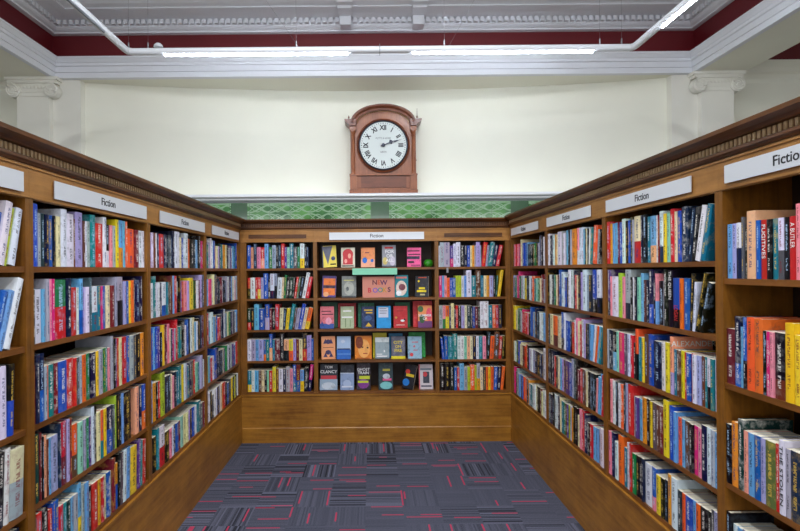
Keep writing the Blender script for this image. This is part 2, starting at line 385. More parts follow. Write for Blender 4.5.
def dent_run(mb, a, b_, nx, ny, off0, off1, z0, z1, pitch, wd):
    L = math.hypot(b_[0]-a[0], b_[1]-a[1]); dx, dy = (b_[0]-a[0])/L, (b_[1]-a[1])/L
    k = int(L/pitch)
    for i in range(k):
        t = (i+.5)*L/k; cx, cy = a[0]+dx*t, a[1]+dy*t
        xs_ = [cx-dx*wd/2+nx*off0, cx+dx*wd/2+nx*off1]; ys_ = [cy-dy*wd/2+ny*off0, cy+dy*wd/2+ny*off1]
        mb.box(min(xs_), min(ys_), z0, max(xs_), max(ys_), z1)
dent_run(mb, (-3.08+.06, 5), (3.165-.06, 5), 0, -1, .049, .085, 4.0, 4.043, .058, .036)
dent_run(mb, (-3.08, -3), (-3.08, 4.93), 1, 0, .049, .085, 4.0, 4.043, .058, .036)
dent_run(mb, (3.165, -3), (3.165, 4.93), -1, 0, .049, .085, 4.0, 4.043, .058, .036)
struct(mb.build('trim_8', WHITE))
for i, x in enumerate((-.225, .475)):                       # console brackets of the cornice
    mb = MB(); mb.prism([(x-.052, 3.952), (x+.052, 3.952), (x+.056, 4.035), (x-.056, 4.035)], 4.865, 4.985)
    mb.box(x-.066, 4.72, 4.035, x+.066, 4.9, 4.06); mb.box(x-.074, 4.66, 4.06, x+.074, 4.9, 4.085)
    struct(mb.build('trim_%d' % (9+i), WHITE))
# beams over the side columns (soffit and outer face), and the mouldings beyond them
mb = MB(); mb.box(-3.60, -5.95, ZS, -3.125, 5.08, 3.70); struct(mb.build('wall_beam_left', CREAM))
mb = MB(); mb.box(3.21, -5.95, ZS, 3.67, 5.08, 3.70); struct(mb.build('wall_beam_right', CREAM))
OUT = [(0, 3.50), (.02, 3.53), (.02, 3.58), (.04, 3.60), (.04, 3.64), (.07, 3.69), (.07, 3.71), (0, 3.71)]
o = fixn(sweep(OUT, [(-6.2, 5.25), (-3.44, 5.25)], 0, 1).build('trim_11', CREAM)); struct(o)
o = fixn(sweep(OUT, [(3.54, 5.25), (6.4, 5.25)], 0, 1).build('trim_12', CREAM)); struct(o)
mb = MB(); mb.box(3.54, 5.22, 3.71, 6.4, 5.25, ZC+.12); struct(mb.build('wall_frieze_right', RED))
mb = MB(); mb.box(-6.2, 5.22, 3.71, -3.44, 5.25, ZC+.12); struct(mb.build('wall_frieze_left', RED))
# pilasters with scrolled capitals
def pilaster(cx, name):
    t = empty(name, (cx, 5.05, 0)); t['kind'] = 'structure'; t.scale = (1, .62, 1)
    mb = MB(); mb.box(-.158, -.10, 0, .158, 0, 3.33); mb.build('shaft', WARMW, t)
    mb = MB(); mb.box(-.235, -.15, 3.455, .235, 0, 3.485); mb.box(-.255, -.165, 3.485, .255, 0, ZS); mb.box(-.18, -.115, 3.33, .18, 0, 3.371)
    mb.box(-.2, -.125, 3.37, .2, 0, 3.455)
    for s in range(7):                                      # egg and dart row
        mb.lathe([(.002, .0), (.014, .004), (.016, .012), (.002, .02)], (-.105+.035*s, -.123, 3.415), 'y', 10)
    mb.build('capital', WARMW, t, smooth=True)
    for s in (-1, 1):
        mb = MB(); c = (s*.182, -.12, 3.388)
        mb.lathe([(.07, -.1), (.07, .02), (.064, .028), (.05, .03)], c, 'y', 28)
        pts = []
        for k in range(60):
            a = k/59*2.6*2*PI; r = .064*(1-k/59*.82)
            pts.append((c[0]+s*r*math.sin(a), c[1]-.034, c[2]+r*math.cos(a)))
        mb.tube(pts, .0095, 8); mb.lathe([(.014, .02), (.014, .045), (.006, .052)], c, 'y', 14)
        mb.build('volute', WARMW, t, smooth=True)
    return t
pilaster(-3.29, 'wall_pilaster_left'); pilaster(3.405, 'wall_pilaster_right')

# ------------------------------------------------------------------ hanging lamp run
ZT, YT, TXL, TXR = 3.42, 4.2, -1.965, 2.175
lr = empty('fluorescent_lamp_run', (0, YT, ZT)); tag(lr, 'white tubular fluorescent lamp run hung on wires before the red frieze', 'ceiling light')
mb = MB(); pts = [(TXL, -7.6, 0), (TXL-.02, -.05, 0), (TXL-.015, -.02, 0), (TXL+.02, 0, 0), (TXR-.03, 0, 0), (TXR-.005, -.02, 0), (TXR, -.05, 0), (TXR, -7.6, 0)]
mb.tube(pts, .028, 16); mb.build('trunking', METAL, lr, smooth=True)
def lamp(x0, y0, x1, y1, lit, nm):
    mb = MB(); r = .0105
    mb.tube([(x0, y0, -.0292), (x1, y1, -.0292)], r, 12, 0)
    mb.build(nm, LAMP if lit else GREYM, lr, smooth=True)
lamp(-1.68, 0, -.175, 0, True, 'lit_tube'); lamp(.36, 0, 1.84, 0, True, 'lit_tube')
lamp(TXR, -.42, TXR, -1.95, True, 'lit_tube'); lamp(TXL, -.42, TXL, -1.3, False, 'unlit_tube')
for y in (-1.75, -3.5, -5.6):
    lamp(TXL, y, TXL, y-1.5, True, 'lit_tube')
    if y < -2: lamp(TXR, y, TXR, y-1.5, True, 'lit_tube')
for x in (-1.98, -1.82, 1.9, 2.08, -.6, .62):
    mb = MB(); mb.tube([(x, 0, .03), (x, 0, ZC+.12-ZT)], .0009, 5); mb.lathe([(.007, .028), (.007, .07), (.003, .08)], (x, 0, 0), 'z', 8)
    mb.build('hanging_wire', STEEL, lr)
for x, d in ((-.58, -.35), (.66, .3)):
    mb = MB(); mb.tube([(x, 0, .03), (x+d, .35, .62)], .0009, 5); mb.build('stay_wire', STEEL, lr)
mb = MB(); mb.lathe([(.001, .033), (.038, .035), (.034, .052), (.02, .066), (.004, .07)], (-1.735, 0, 0), 'z', 18)
mb.build('sensor_dome', METAL, lr, smooth=True)
mb = MB(); mb.box(.085, -.035, -.035, .089, .035, .035); mb.build('joint', GREYM, lr)
# added fill lamps, out of view, brightening the aisle, above and behind the viewer
for k, (x, y, ww) in enumerate(((-.55, 2.3, 'nearer the clock, over the left books'), (.65, 2.3, 'nearer the clock, over the right books'), (-.55, -.6, 'behind the viewer, over the left books'), (.65, -.6, 'behind the viewer, over the right books'))):
    t = empty('ceiling_lamp', (x, y, ZC+.12)); tag(t, 'white batten lamp on the ceiling above the aisle, ' + ww, 'ceiling light')
    mb = MB(); mb.box(-.06, -.8, -.05, .06, .8, 0); mb.build('batten', METAL, t)
    l = area('lamp_light', (0, 0, -.056), (0, 0, 0), .1, 1.5, 34, (.93, .96, 1.0)); l.parent = t

# ------------------------------------------------------------------ clock
CKX, CKY, CKZ = .137, 5.262, 2.3985
ck = empty('wall_clock', (CKX, CKY, CKZ)); ck.scale = (.965, .965, .975); tag(ck, 'large mahogany arched wall clock with roman numerals standing on the white ledge', 'clock')
def arch_pts(hw, zs, rise, n=24):
    return [(hw*math.cos(PI*k/n), zs+rise*math.sin(PI*k/n)) for k in range(n+1)]
mb = MB(); mb.prism([(-.35, 0), (.35, 0), (.35, .74)] + arch_pts(.31, .74, .155) + [(-.35, .74)], 0, .16)
mb.box(-.365, -.016, -.0245, .365, .16, .035); mb.box(-.357, -.008, .035, .357, .16, .05)
mb.box(-.362, -.028, .185, .362, .16, .202); mb.build('case', CLOCKW, ck)
mb = MB(); mb.box(-.24, -.008, .06, .24, .0, .178); mb.build('lower_panel', CLOCKD, ck)
for s in (-1, 1):
    mb = MB(); x = s*.322
    mb.box(x-.036, -.022, .036, x+.036, 0, .185)
    mb.lathe([(.026, .2), (.026, .215), (.02, .222), (.02, .60), (.026, .61), (.018, .62), (.026, .635), (.03, .65), (.03, .66)], (x, -.006, 0), 'z', 16)
    mb.box(x-.034, -.03, .66, x+.034, 0, .715)
    mb.build('column', CLOCKW, ck, smooth=True)
    mb = MB(); mb.prism([(s*.29, .705), (s*.35, .705), (s*.41, .762), (s*.41, .775), (s*.29, .775)][::s], -.05, .16); fixn(mb.build('cornice_horn', CLOCKD, ck))
    mb = MB(); mb.lathe([(.012, .775), (.014, .785), (.005, .795), (.009, .81), (.003, .83), (.0015, .83 + (.07 if s > 0 else .0))], (s*.366, .02, 0), 'z', 10); mb.build('finial', CLOCKD, ck, smooth=True)
# arched hood
mb = MB(); prof = [(.0, .0), (.0, -.03), (.02, -.035), (.035, -.055), (.05, -.06), (.06, -.06), (.06, .16), (.0, .16)]; n = 30; P = []
for k in range(n+1):
    a = PI*k/n
    for d, y in prof:
        P.append(((.285+d)*math.cos(a), y, .735+(.135+d)*math.sin(a)))
m_ = len(prof); fs = [(j*m_+a, j*m_+(a+1) % m_, (j+1)*m_+(a+1) % m_, (j+1)*m_+a) for j in range(n) for a in range(m_)] + [tuple(range(m_)), tuple(n*m_+a for a in range(m_-1, -1, -1))]
mb.poly(P, fs); fixn(mb.build('arched_hood', CLOCKD, ck, smooth=True))
mb = MB()
for k in range(1, 40):
    a = PI*k/40; mb.lathe([(.006, .03), (.004, .038), (.001, .041)], (.275*math.cos(a), 0, .735+.124*math.sin(a)), 'y', 6)
mb.build('beading', DENT, ck)
mb = MB(); mb.lathe([(.285, .0), (.285, .02), (.272, .028), (.262, .02), (.258, .012)], (0, 0, .5), 'y', 64); mb.build('bezel_ring', CLOCKD, ck, smooth=True)
mb = MB(); mb.lathe([(.262, .01), (.262, .034), (.25, .038), (.246, .03)], (0, 0, .5), 'y', 64); mb.build('bezel', plain('dark_iron', (50, 52, 62), .35, metal=.4), ck, smooth=True)
mb = MB(); mb.lathe([(.248, .01), (.248, .0305)], (0, 0, .5), 'y', 64); dial = mb.build('dial', plain('dial_enamel', (204, 212, 208), .35), ck)
DY = -.0312
for h, s in enumerate(('XII', 'I', 'II', 'III', 'IIII', 'V', 'VI', 'VII', 'VIII', 'IX', 'X', 'XI')):
    a = h*PI/6
    text('numeral', s, .07, INK, dial, (.184*math.sin(a), DY, .5+.184*math.cos(a)), (PI/2, a, 0), bold=.0028, sx=.82)
mb = MB()
for k in range(60):
    a = k*PI/30; r0, r1, w_ = (.226, .238, .0022 if k % 5 else .004)
    c, s = math.cos(a), math.sin(a)
    mb.poly([(r0*s-w_*c, DY, .5+r0*c+w_*s), (r0*s+w_*c, DY, .5+r0*c-w_*s), (r1*s+w_*c, DY, .5+r1*c-w_*s), (r1*s-w_*c, DY, .5+r1*c+w_*s)], [(0, 1, 2, 3)])
mb.build('minute_marks', INK, dial)
text('maker_lettering', 'POTTS & SONS', .024, INK, dial, (0, DY, .573), (PI/2, 0, 0)); text('town_lettering', 'LEEDS', .024, INK, dial, (0, DY, .43), (PI/2, 0, 0))
HAND = plain('blued_steel', (26, 34, 60), .3)
def hand(nm, ang, L, wd, spade, y):
    s = [(-wd*.6, -.03), (wd*.6, -.03), (wd*.5, L*.5), (spade, L*.62), (spade*.7, L*.72), (wd*.4, L*.8), (0.001, L), (-wd*.4, L*.8), (-spade*.7, L*.72), (-spade, L*.62), (-wd*.5, L*.5)]
    c, sn = math.cos(ang), math.sin(ang)
    mb = MB(); mb.prism([(x*c+z*sn, .5-x*sn+z*c) for x, z in s], y-.002, y); mb.lathe([(.019, -y), (.019, -y+.004), (.01, -y+.006)], (0, 0, .5), 'y', 20)
    fixn(mb.build(nm, HAND, dial))
hand('hour_hand', math.radians(67), .135, .007, .026, -.036); hand('minute_hand', math.radians(73), .212, .006, .009, -.042)
for s in (-1, 1):
    mb = MB(); mb.lathe([(.008, 0), (.008, .012), (.003, .016)], (s*.345, .06, .36), 'x', 8); mb.build('hinge_pin', CLOCKD, ck)

# ------------------------------------------------------------------ bookcases
ZSH = [1.630, 1.347, 1.055, .765, .475]                     # tops of the five shelves
ZN = [1.565, 1.180, .815, .475]                             # the taller spacing of the unit at the near end of the right run
LB = [.86, 1.823, 2.80, 3.766, 4.725]                        # unit boundaries along the left run
RB = [4.735, 3.79, 2.845, 1.905, 1.18]                       # and the right run, far to near
BB = [-1.22, -.522, .613, 1.30]                             # and the back run
def side_frame(side):
    return {'L': (Vector((XL, 0, 0)), PI/2), 'R': (Vector((XR, 0, 0)), -PI/2), 'B': (Vector((0, YB, 0)), 0)}[side]
def to_world(side, u, y, z):
    if side == 'L': return Vector((XL-y, u, z))
    if side == 'R': return Vector((XR+y, -u, z))
    return Vector((u, YB+y, z))
def bookcase(side, u0, u1, label, zs, sign=None, slot=False, edges=(.021, .021)):
    W = u1-u0; o0, rz = side_frame(side); t = empty('bookcase', to_world(side, u0, 0, .452), rz)
    tag(t, label, 'bookcase', 'fiction bookcases')
    OA, SH, FZ = (OAK_X, SHELF_X, FRZ_X) if side == 'B' else (OAK_Y, SHELF_Y, FRZ_Y)
    b0 = .452; D = .27; zf = 1.888 if side == 'R' else 1.872; zt = 2.0045 if side == 'R' else 1.9915; zs_ = (1.911, 1.976) if side == 'R' else (1.891, 1.960)
    for k, e in enumerate(edges):
        mb = MB(); x0, x1 = (0.0003, e) if k == 0 else (W-e, W-.0003)
        mb.box(x0, 0, 0, x1, D, zf-b0); mb.box(x0, .02, zf-b0, x1, D, 1.965-b0)
        mb.build('side_panel', OAK_Z, t)
    a, c = edges[0], W-edges[1]
    mb = MB(); mb.box(a, D-.012, 0, c, D, 1.965-b0); mb.build('back_panel', BACKW, t)
    for z in zs:
        mb = MB(); mb.box(a, .004, z-.0215-b0+.0005, c, D-.0125, z-b0); mb.build('shelf', SH, t)
    mb = MB(); mb.box(.0003, 0, zf-b0, W-.0003, .018, zt-b0); mb.box(.0003, -.004, zf+.003-b0, W-.0003, 0, zf+.010-b0)
    mb.box(.0003, -.005, zt-.010-b0, W-.0003, 0, zt-b0)
    fz = mb.build('frieze', FZ, t)
    mb = MB(); mb.box(.0003, .018, 1.966-b0, W-.0003, D, 1.978-b0); mb.build('top_board', OA, t)
    if slot:
        mb = MB(); mb.box(W/2-.27, -.006, 1.91-b0, W/2+.27, -.0005, 1.945-b0); mb.build('name_slot', DARK_X, t)
    if sign:
        s0, s1 = sign
        mb = MB(); mb.box(s0, -.009, zs_[0]-b0, s1, -.0055, zs_[1]-b0); mb.box(s0+.01, -.0055, zs_[0]+.012-b0, s1-.01, -.0008, zs_[1]-.012-b0); sb = mb.build('sign_board', SIGN, t)
        text('lettering', 'Fiction', .047, INK, sb, ((s0+s1)/2, -.0095, (zs_[0]+zs_[1])/2-b0), (PI/2, 0, 0), bold=.0004)
    return t
names_L = ['nearest left bookcase', 'second left bookcase', 'third left bookcase', 'left corner bookcase']
names_R = ['right corner bookcase', 'third right bookcase', 'second right bookcase', 'nearest right bookcase']
for i in range(4):
    e0 = .018
    bookcase('L', LB[i], LB[i+1], ['oak bookcase at the near end of the left wall, its books leaning in small groups',
        'oak bookcase of fiction on the left wall, second from the viewer', 'oak bookcase of fiction on the left wall, second from the corner',
        'oak bookcase of fiction on the left wall, touching the back corner'][i], ZSH, (.135, LB[i+1]-LB[i]-.04))
for i in range(4):
    W = RB[i]-RB[i+1]
    bookcase('R', -RB[i], -RB[i+1], ['oak bookcase of fiction on the right wall, touching the back corner', 'oak bookcase of fiction on the right wall, second from the corner',
        'oak bookcase of fiction on the right wall, beside the one with widely spaced shelves', 'oak bookcase with widely spaced shelves at the near end of the right wall'][i],
        ZN if i == 3 else ZSH, (.045, W-.15 if i < 3 else W-.105))
bookcase('B', BB[0], BB[1], 'narrow oak bookcase under the clock wall, left of the display shelves', ZSH, slot=True, edges=(.055, .018))
bookcase('B', BB[1], BB[2], 'wide oak display bookcase below the clock with books facing out', ZSH, sign=(.135, W0 := 1.02), edges=(.018, .018))
bookcase('B', BB[2], BB[3], 'narrow oak bookcase under the clock wall, right of the display shelves', ZSH, slot=True, edges=(.018, .045))
# corner posts
for s, (x0, x1) in enumerate(((XL-.27, XL), (XR, XR+.27))):
    mb = MB(); y0 = (LB[4], RB[0])[s]
    mb.box(x0, y0+.0005, .452, x1, YB+.27, (1.9915, 2.0045)[s])
    tag(mb.build('corner_post', OAK_Z), 'oak corner post joining the back bookcases to the %s run' % ('left', 'right')[s], 'post')
# plinths
PATH = [(XL, LB[0]), (XL, YB), (XR, YB), (XR, RB[4])]
PL = [(-.27, 0), (.008, 0), (.008, .135), (.002, .142), (.002, .43), (.010, .436), (.010, .4515), (-.27, .4515)]
PLS = [(-.27, 0), (.002, 0), (.002, .43), (.010, .436), (.010, .4515), (-.27, .4515)]
for k, (nm, mt, pf) in enumerate((('left run', OAK_Y, PLS), ('back run', OAK_X, PL), ('right run', OAK_Y, PLS))):
    o = fixn(sweep(pf, PATH, k, k+1).build('plinth', mt)); tag(o, 'golden oak plinth under the %s of bookcases, standing on the carpet' % nm, 'plinth')
# cornices
CO = [(-.02, 1.993), (.010, 1.993), (.013, 2.0), (.020, 2.005), (.020, 2.016), (.010, 2.017), (.010, 2.045), (.030, 2.046), (.032, 2.050), (.042, 2.058), (.058, 2.064), (.066, 2.067), (.068, 2.081), (-.02, 2.081)]
for k, nm in enumerate(('left run', 'back run', 'right run')):
    mt = DARK_X if k == 1 else DARK_Y
    dz = .013 if k == 2 else 0
    o = fixn(sweep([(p, q+dz) for p, q in CO], PATH, k, k+1).build('cornice', mt)); o['kind'] = 'thing'
    tag(o, 'dark walnut cornice with a row of dentils along the top of the %s' % nm, 'cornice')
    mb = MB(); a, b_ = PATH[k], PATH[k+1]
    nx, ny = ((1, 0), (0, -1), (-1, 0))[k]
    a = list(a); b_ = list(b_)
    if k == 0: b_[1] -= .03
    if k == 1: a[0] += .03; b_[0] -= .03
    if k == 2: a[1] -= .03
    dent_run(mb, a, b_, nx, ny, .0095, .0155, 2.0185+dz, 2.0435+dz, .0215, .0108)
    mb.build('dentil_strip', DENT if k != 1 else wood('dentil_back', (96, 60, 34), (140, 96, 58), 'z'), o)

# ------------------------------------------------------------------ books
def ink_for(c):
    l = .3*c[0]+.59*c[1]+.11*c[2]
    if l > 130: return rnd.choice([(24, 24, 34), (24, 24, 34), (130, 24, 36), (30, 50, 110), (60, 60, 70)])
    return rnd.choice([(236, 232, 224), (236, 232, 224), (236, 232, 224), (224, 186, 80), (170, 200, 230)])
def jit(c, k=10): return tuple(min(255, max(0, 255*(v/255)**1.14+rnd.randint(-k, k))) for v in c)
def book_attr(code, style=None):
    a = code.split('/'); c1 = jit(PALETTE[a[0]]); c2 = jit(PALETTE[a[1]]) if len(a) > 1 else c1
    if style is None: style = rnd.choice([.12, .3, .3, .6, .8, .9])
    split = rnd.uniform(.3, .55) if len(a) > 1 else -1
    if len(a) > 1 and rnd.random() < .25: style = .5
    return (lin(c1), lin(c2), lin(ink_for(c1)), (split, style, rnd.random(), 1))
def cover_geo(mb, w, h, d, attr, M=None, mi=0, seg=3, round_=.12):
    """cover: spine at y=0 (slightly rounded), boards back to y=d"""
    t = min(.0008 if h < .228 else .002, w*.12); hw = w/2; r = min(.004, w*round_)
    outer = [(-hw, d), (-hw, r)]; us = []
    for k in range(1, seg): outer.append((-hw+w*k/seg, r*(1-math.sin(PI*k/seg))))
    outer += [(hw, r), (hw, d)]
    inner = [(hw-t, d), (hw-t, r+t), (-hw+t, r+t), (-hw+t, d)]
    ring = outer+inner; n = len(ring); P = [(x, y, 0) for x, y in ring]+[(x, y, h) for x, y in ring]
    if M: P = [M @ Vector(p) for p in P]
    fs, uv = [], []
    no = len(outer)
    for i in range(n):
        j = (i+1) % n; fs.append((i, j, j+n, i+n))
        if 1 <= i < no-2:
            u0, u1 = (i-1)/(no-3), i/(no-3); uv.append([(u0, 0), (u1, 0), (u1, 1), (u0, 1)])
        else: uv.append([(-1, 0), (-1, 0), (-1, 1), (-1, 1)])
    # top and bottom rims (three quads around the U plus the spine strip)
    il = n-1                                                # index of inner left back
    def rim(o, flip):
        L = [(0, 1, n-2, n-1), tuple([1]+list(range(2, no-1))+[n-3, n-2]), (no-2, no-1, n-4, n-3)]
        return [tuple(i+o for i in (f[::-1] if flip else f)) for f in L]
    top = rim(n, False); bot = rim(0, True)
    for f in top: fs.append(f); uv.append([(-1, 1)]*len(f))
    for f in bot: fs.append(f); uv.append([(-1, 0)]*len(f))
    mb.poly(P, fs, mi, attr, uv)
def pages_geo(mb, w, h, d, M=None, mi=0, attr=None):
    t = min(.0008 if h < .228 else .002, w*.12)+.0002; hw = w/2-t; r = min(.004, w*.12)+t
    ins = .0003 if h < .228 else .0022
    p = [(-hw, r, ins), (hw, r, ins), (hw, d-ins, ins), (-hw, d-ins, ins), (-hw, r, h-ins), (hw, r, h-ins), (hw, d-ins, h-ins), (-hw, d-ins, h-ins)]
    if M: p = [M @ Vector(q) for q in p]
    mb.poly(p, [(0,3,2,1),(4,5,6,7),(0,1,5,4),(1,2,6,5),(2,3,7,6),(3,0,4,7)], mi, attr)
BOOKS = []     # every spine-out book: dict with side, unit name, shelf index, u, w, h, d, lean, inset, code
UNITS = {'L0': ('L', LB[0], LB[1]), 'L1': ('L', LB[1], LB[2]), 'L2': ('L', LB[2], LB[3]), 'L3': ('L', LB[3], LB[4]),
         'R0': ('R', -RB[0], -RB[1]), 'R1': ('R', -RB[1], -RB[2]), 'R2': ('R', -RB[2], -RB[3]), 'R3': ('R', -RB[3], -RB[4]),
         'B0': ('B', BB[0]+.036, BB[1]), 'B2': ('B', BB[2], BB[3]-.026)}
UNAME = {'L0': names_L[0], 'L1': names_L[1], 'L2': names_L[2], 'L3': names_L[3], 'R0': names_R[0], 'R1': names_R[1], 'R2': names_R[2], 'R3': names_R[3],
         'B0': 'left back bookcase', 'B2': 'right back bookcase'}
SNAME = ['top shelf', 'second shelf', 'middle shelf', 'fourth shelf', 'bottom shelf']
SNAME4 = ['top shelf', 'second shelf', 'third shelf', 'bottom shelf']
def px_to(side, x, y):
    dx, dy = x-VX, VY-y; dx0 = dx+dy*TH; dy0 = dy-dx*TH
    if side == 'L': Y = F*(-XL+.006)/max(1, -dx0); return Y, CZ+dy0*Y/F
    if side == 'R': Y = F*(XR+.006)/max(1, dx0); return -Y, CZ+dy0*Y/F
    Y = YB+.014; return dx0*Y/F, CZ+dy0*Y/F
def unit_shelves(un): return ZN if un == 'R3' else ZSH
def place(un, sh, items, lo=None, hi=None):
    """items: list of [u_left, u_right, height, shift(m at top), code]; clamps into the unit and makes leaning consistent"""
    side, u0, u1 = UNITS[un]; lo = u0+.021 if lo is None else lo; hi = u1-.021 if hi is None else hi
    zs = unit_shelves(un); z = zs[sh]; clear = (1.868 if sh == 0 else zs[sh-1]-.0225)-z-.006
    out = []; prev = None
    for a, b_, h, s, code in items:
        a, b_ = max(a, lo), min(b_, hi)
        if b_-a < .006: continue
        raw = h
        if prev and abs(raw-prev[0]) < .0125: q0 = prev[1]
        else: q0 = [q for lim_, q in ((.187, .179), (.208, .198), (.227, .216), (.247, .234), (9, .25)) if h < lim_][0]
        prev = (raw, q0); h = (.7*q0+.3*raw if .19 < raw < .255 and sh > 0 else q0)+rnd.uniform(-.0008, .0008)
        h = min(h, clear)
        lean = math.atan2(s, h) if s else 0
        out.append([a, b_, h, lean, code])
    if not out: return
    # leaning angles must not decrease to the right (a book leans on its neighbour or on the panel)
    nl = hi
    for k in range(len(out)-1, -1, -1):
        o = out[k]
        if o[3] > 0:
            lim = math.atan2(max(0, nl-o[1]-.001), o[2]) if k == len(out)-1 or nl-o[1] > .03 else out[k+1][3]
            if k < len(out)-1: lim = min(lim, out[k+1][3]) if out[k+1][3] > 0 or nl-o[1] < .02 else lim
            o[3] = min(o[3], max(lim, 0))
        nl = o[0]
    for k, o in enumerate(out):
        if o[3] < 0: o[3] = max(o[3], -math.atan2(max(0, o[0]-lo-.001), o[2]), out[k-1][3] if k else -9)
    for a, b_, h, ln, code in out:
        w = (b_-a)-.0008
        w = min(w, .075)
        h2 = min(h/math.cos(ln), (clear-w*abs(math.sin(ln)))/math.cos(ln)*.99)
        BOOKS.append(dict(un=un, sh=sh, side=side, u=a, w=w*math.cos(ln), h=h2, z=z, lean=ln, ub=b_, d=h2*.7+rnd.uniform(-.004, .004),
                          inset=rnd.uniform(.003, .012) if h2 < .205 else rnd.uniform(.002, .006), code=code))
def row(un, sh, crop, spec):
    cx, cy, k = crop; side = UNITS[un][0]; T = []
    end = None
    for tk in spec.split('|'):
        tk = tk.strip()
        if tk.startswith('end'): end = float(tk[3:]); continue
        p = tk.split(); x, y = [float(v) for v in p[0].split(',')]; code = p[1]; s = 0; xe = None
        for q in p[2:]:
            if q[0] == '+': s = float(q[1:])
            elif q[0] == '-': s = -float(q[1:])
            elif q[0] == '>': xe = float(q[1:])
        T.append((x, y, code, s, xe))
    items = []
    zsh = unit_shelves(un)[sh]
    for i, (x, y, code, s, xe) in enumerate(T):
        x1 = T[i+1][0] if i+1 < len(T) else end
        if xe: x1 = min(xe, x1) if x1 > x else xe
        if x1 <= x: continue
        def at(xx):
            px = cx+xx/k; py = cy+y/k
            u, zt = px_to(side, px, py)
            Y = abs(u) if side != 'B' else YB
            pyb = VY+(CZ-zsh)*F/Y                          # spine foot
            u, _ = px_to(side, px, (py+pyb)/2)
            return u, zt
        ua, za = at(x); ub, zb = at(x1)
        ush = (px_to(side, cx+(x+s)/k, cy+y/k)[0]-px_to(side, cx+x/k, cy+y/k)[0]) if s else 0
        items.append([ua, ub, za-zsh, ush, code])
    place(un, sh, items)
C1 = [(30, 195, 6.633), (30, 270, 6.633), (30, 330, 6.633), (30, 385, 6.633), (30, 451, 6.633)]
row('L1', 0, C1[0], "20,38 b|56,115 lg|80,125 sl|105,130 n|130,135 b|165,140 n|178,142 c|205,75 w|245,108 w >292|292,165 br|303,95 la >352|352,170 br|368,175 w|382,180 lg|402,115 t|437,185 r|485,128 w|508,200 k/w|535,205 p|550,210 lg|567,152 y|590,155 s/au|618,158 s|634,168 o|648,230 o|697,235 m|725,235 w|750,240 w|end770")
row('L1', 1, C1[1], "16,130 e|35,128 w >88|88,125 s|106,50 lg|128,48 p|142,60 h|165,72 g/r >240|242,45 n|275,118 r >310|312,120 w|332,60 s/b|354,115 la|370,115 w|395,45 e|410,105 w/t >450|452,110 t|475,110 h|488,108 b|512,108 c|540,108 m|562,45 lg|578,40 lg/k >618|620,80 la|638,75 b|655,80 y|670,70 o|690,95 e|702,60 n|730,35 n|end748")
row('L1', 2, C1[2], "12,250 m|38,170 n|62,155 n/b|98,235 lg|116,235 o|130,230 t|172,215 m|195,210 b|252,185 r >300|300,190 r|314,190 e|332,170 lg|352,165 o|385,155 g|408,150 n|440,140 y|460,130 lg >490|490,110 g|508,100 t|522,120 p|536,45 lg|552,60 k|568,65 v|576,60 r|592,60 c|610,60 r|640,55 b|660,65 lg|688,60 e|706,55 k|735,45 au|end760")
row('L1', 3, C1[3], "12,325 dg >65|66,320 m|78,355 k|92,350 pe|114,365 br|124,355 s|138,355 la >190|192,245 sl|204,230 r/m >242|246,215 la|265,220 m|280,265 o/br >318|320,262 mi >354|356,235 lg|372,225 g|392,220 v|410,140 w|432,140 k|442,190 c|470,165 o/t|488,165 y|512,150 n/b >552|553,140 e|562,60 l|575,65 k|592,70 k|610,75 s|624,80 k >698|700,50 pe|725,45 n|746,40 b/o|end768")
row('L1', 4, C1[4], "-40,470 w|5,470 e|45,390 r|80,370 k >122|125,400 r|148,310 b|166,310 b|192,370 r|225,350 t|245,340 dg|270,310 s|292,290 lg|320,190 s/y|345,225 lg|366,225 s|392,235 k|416,200 r >452|455,180 au|476,165 r|495,150 c|512,125 b|535,130 c|548,35 m|567,80 au/b|584,0 k +18|600,-5 e +20|614,-35 w +22|638,-45 s +22|664,-23 y >705 +18|712,-95 v +10|732,-59 t +8|748,-59 r +5|end765")
C2 = [(601, 195, 6.633), (601, 262, 6.633), (601, 325, 6.633), (601, 370, 6.633), (601, 451, 6.633)]
row('R2', 0, C2[0], "8,195 t|20,195 la|38,135 r|60,190 au|75,185 s|90,180 s|108,180 m|122,180 b|136,140 w >160|162,175 k|182,172 b|195,100 sl|208,165 lg|218,95 c/r >262|262,115 n|275,90 k >305|305,140 t|325,140 s/pe >365|365,135 w|376,135 m|388,90 w/sl >415|415,130 y|437,130 mi|460,45 r >486|487,110 c|505,110 b >530|530,25 sl >572|573,100 n +30|596,100 k +34|622,85 w +50|655,80 t +55|end688")
row('R2', 1, C2[1], "22,95 s|42,45 v/n|60,100 p|74,100 w >112|112,80 l|140,100 p|158,45 lg/sl >195|195,105 k|212,115 w|222,110 sl|240,105 mi|264,75 s|281,110 br|296,115 n|315,45 n/b >345|345,110 n|362,80 p/s|374,120 k >408|408,115 lg|415,45 k >443|443,50 k >475|476,115 b/k >520|522,120 o|545,120 b >583|584,80 k +15|605,125 w +18|622,75 k +60|645,150 k +62|end672")
row('R2', 2, C2[2], "40,30 lg|52,35 n|75,50 k/s|100,50 mi|118,55 h|155,60 e|172,60 w|195,75 r|214,180 k|228,25 o/k|247,85 t|268,90 y|285,55 br|312,45 b >345|350,110 n >398|398,110 w|425,100 y >455|458,75 pe/la|481,155 t|500,165 br|522,165 y|545,185 r|562,190 b|592,215 r|606,200 w >630|630,205 la|656,225 br|680,230 t|697,235 w/k|725,240 t|748,230 w|end775")
row('R2', 3, C2[3], "58,65 p|76,75 w|95,85 k|112,100 w|130,105 o|150,95 sl|164,70 lg|180,80 r >210|212,165 lg|225,165 v >245|248,180 s|275,170 au >304|304,175 k|325,210 y|340,220 e >368|368,235 br|390,240 m|412,185 y >447|450,230 b >480|480,270 s|500,300 o|530,310 s|550,330 br|585,355 k +10|608,370 h +10|636,385 p +10|665,360 n +12|700,375 w +12|732,400 lg +12|758,430 s +12|end780")
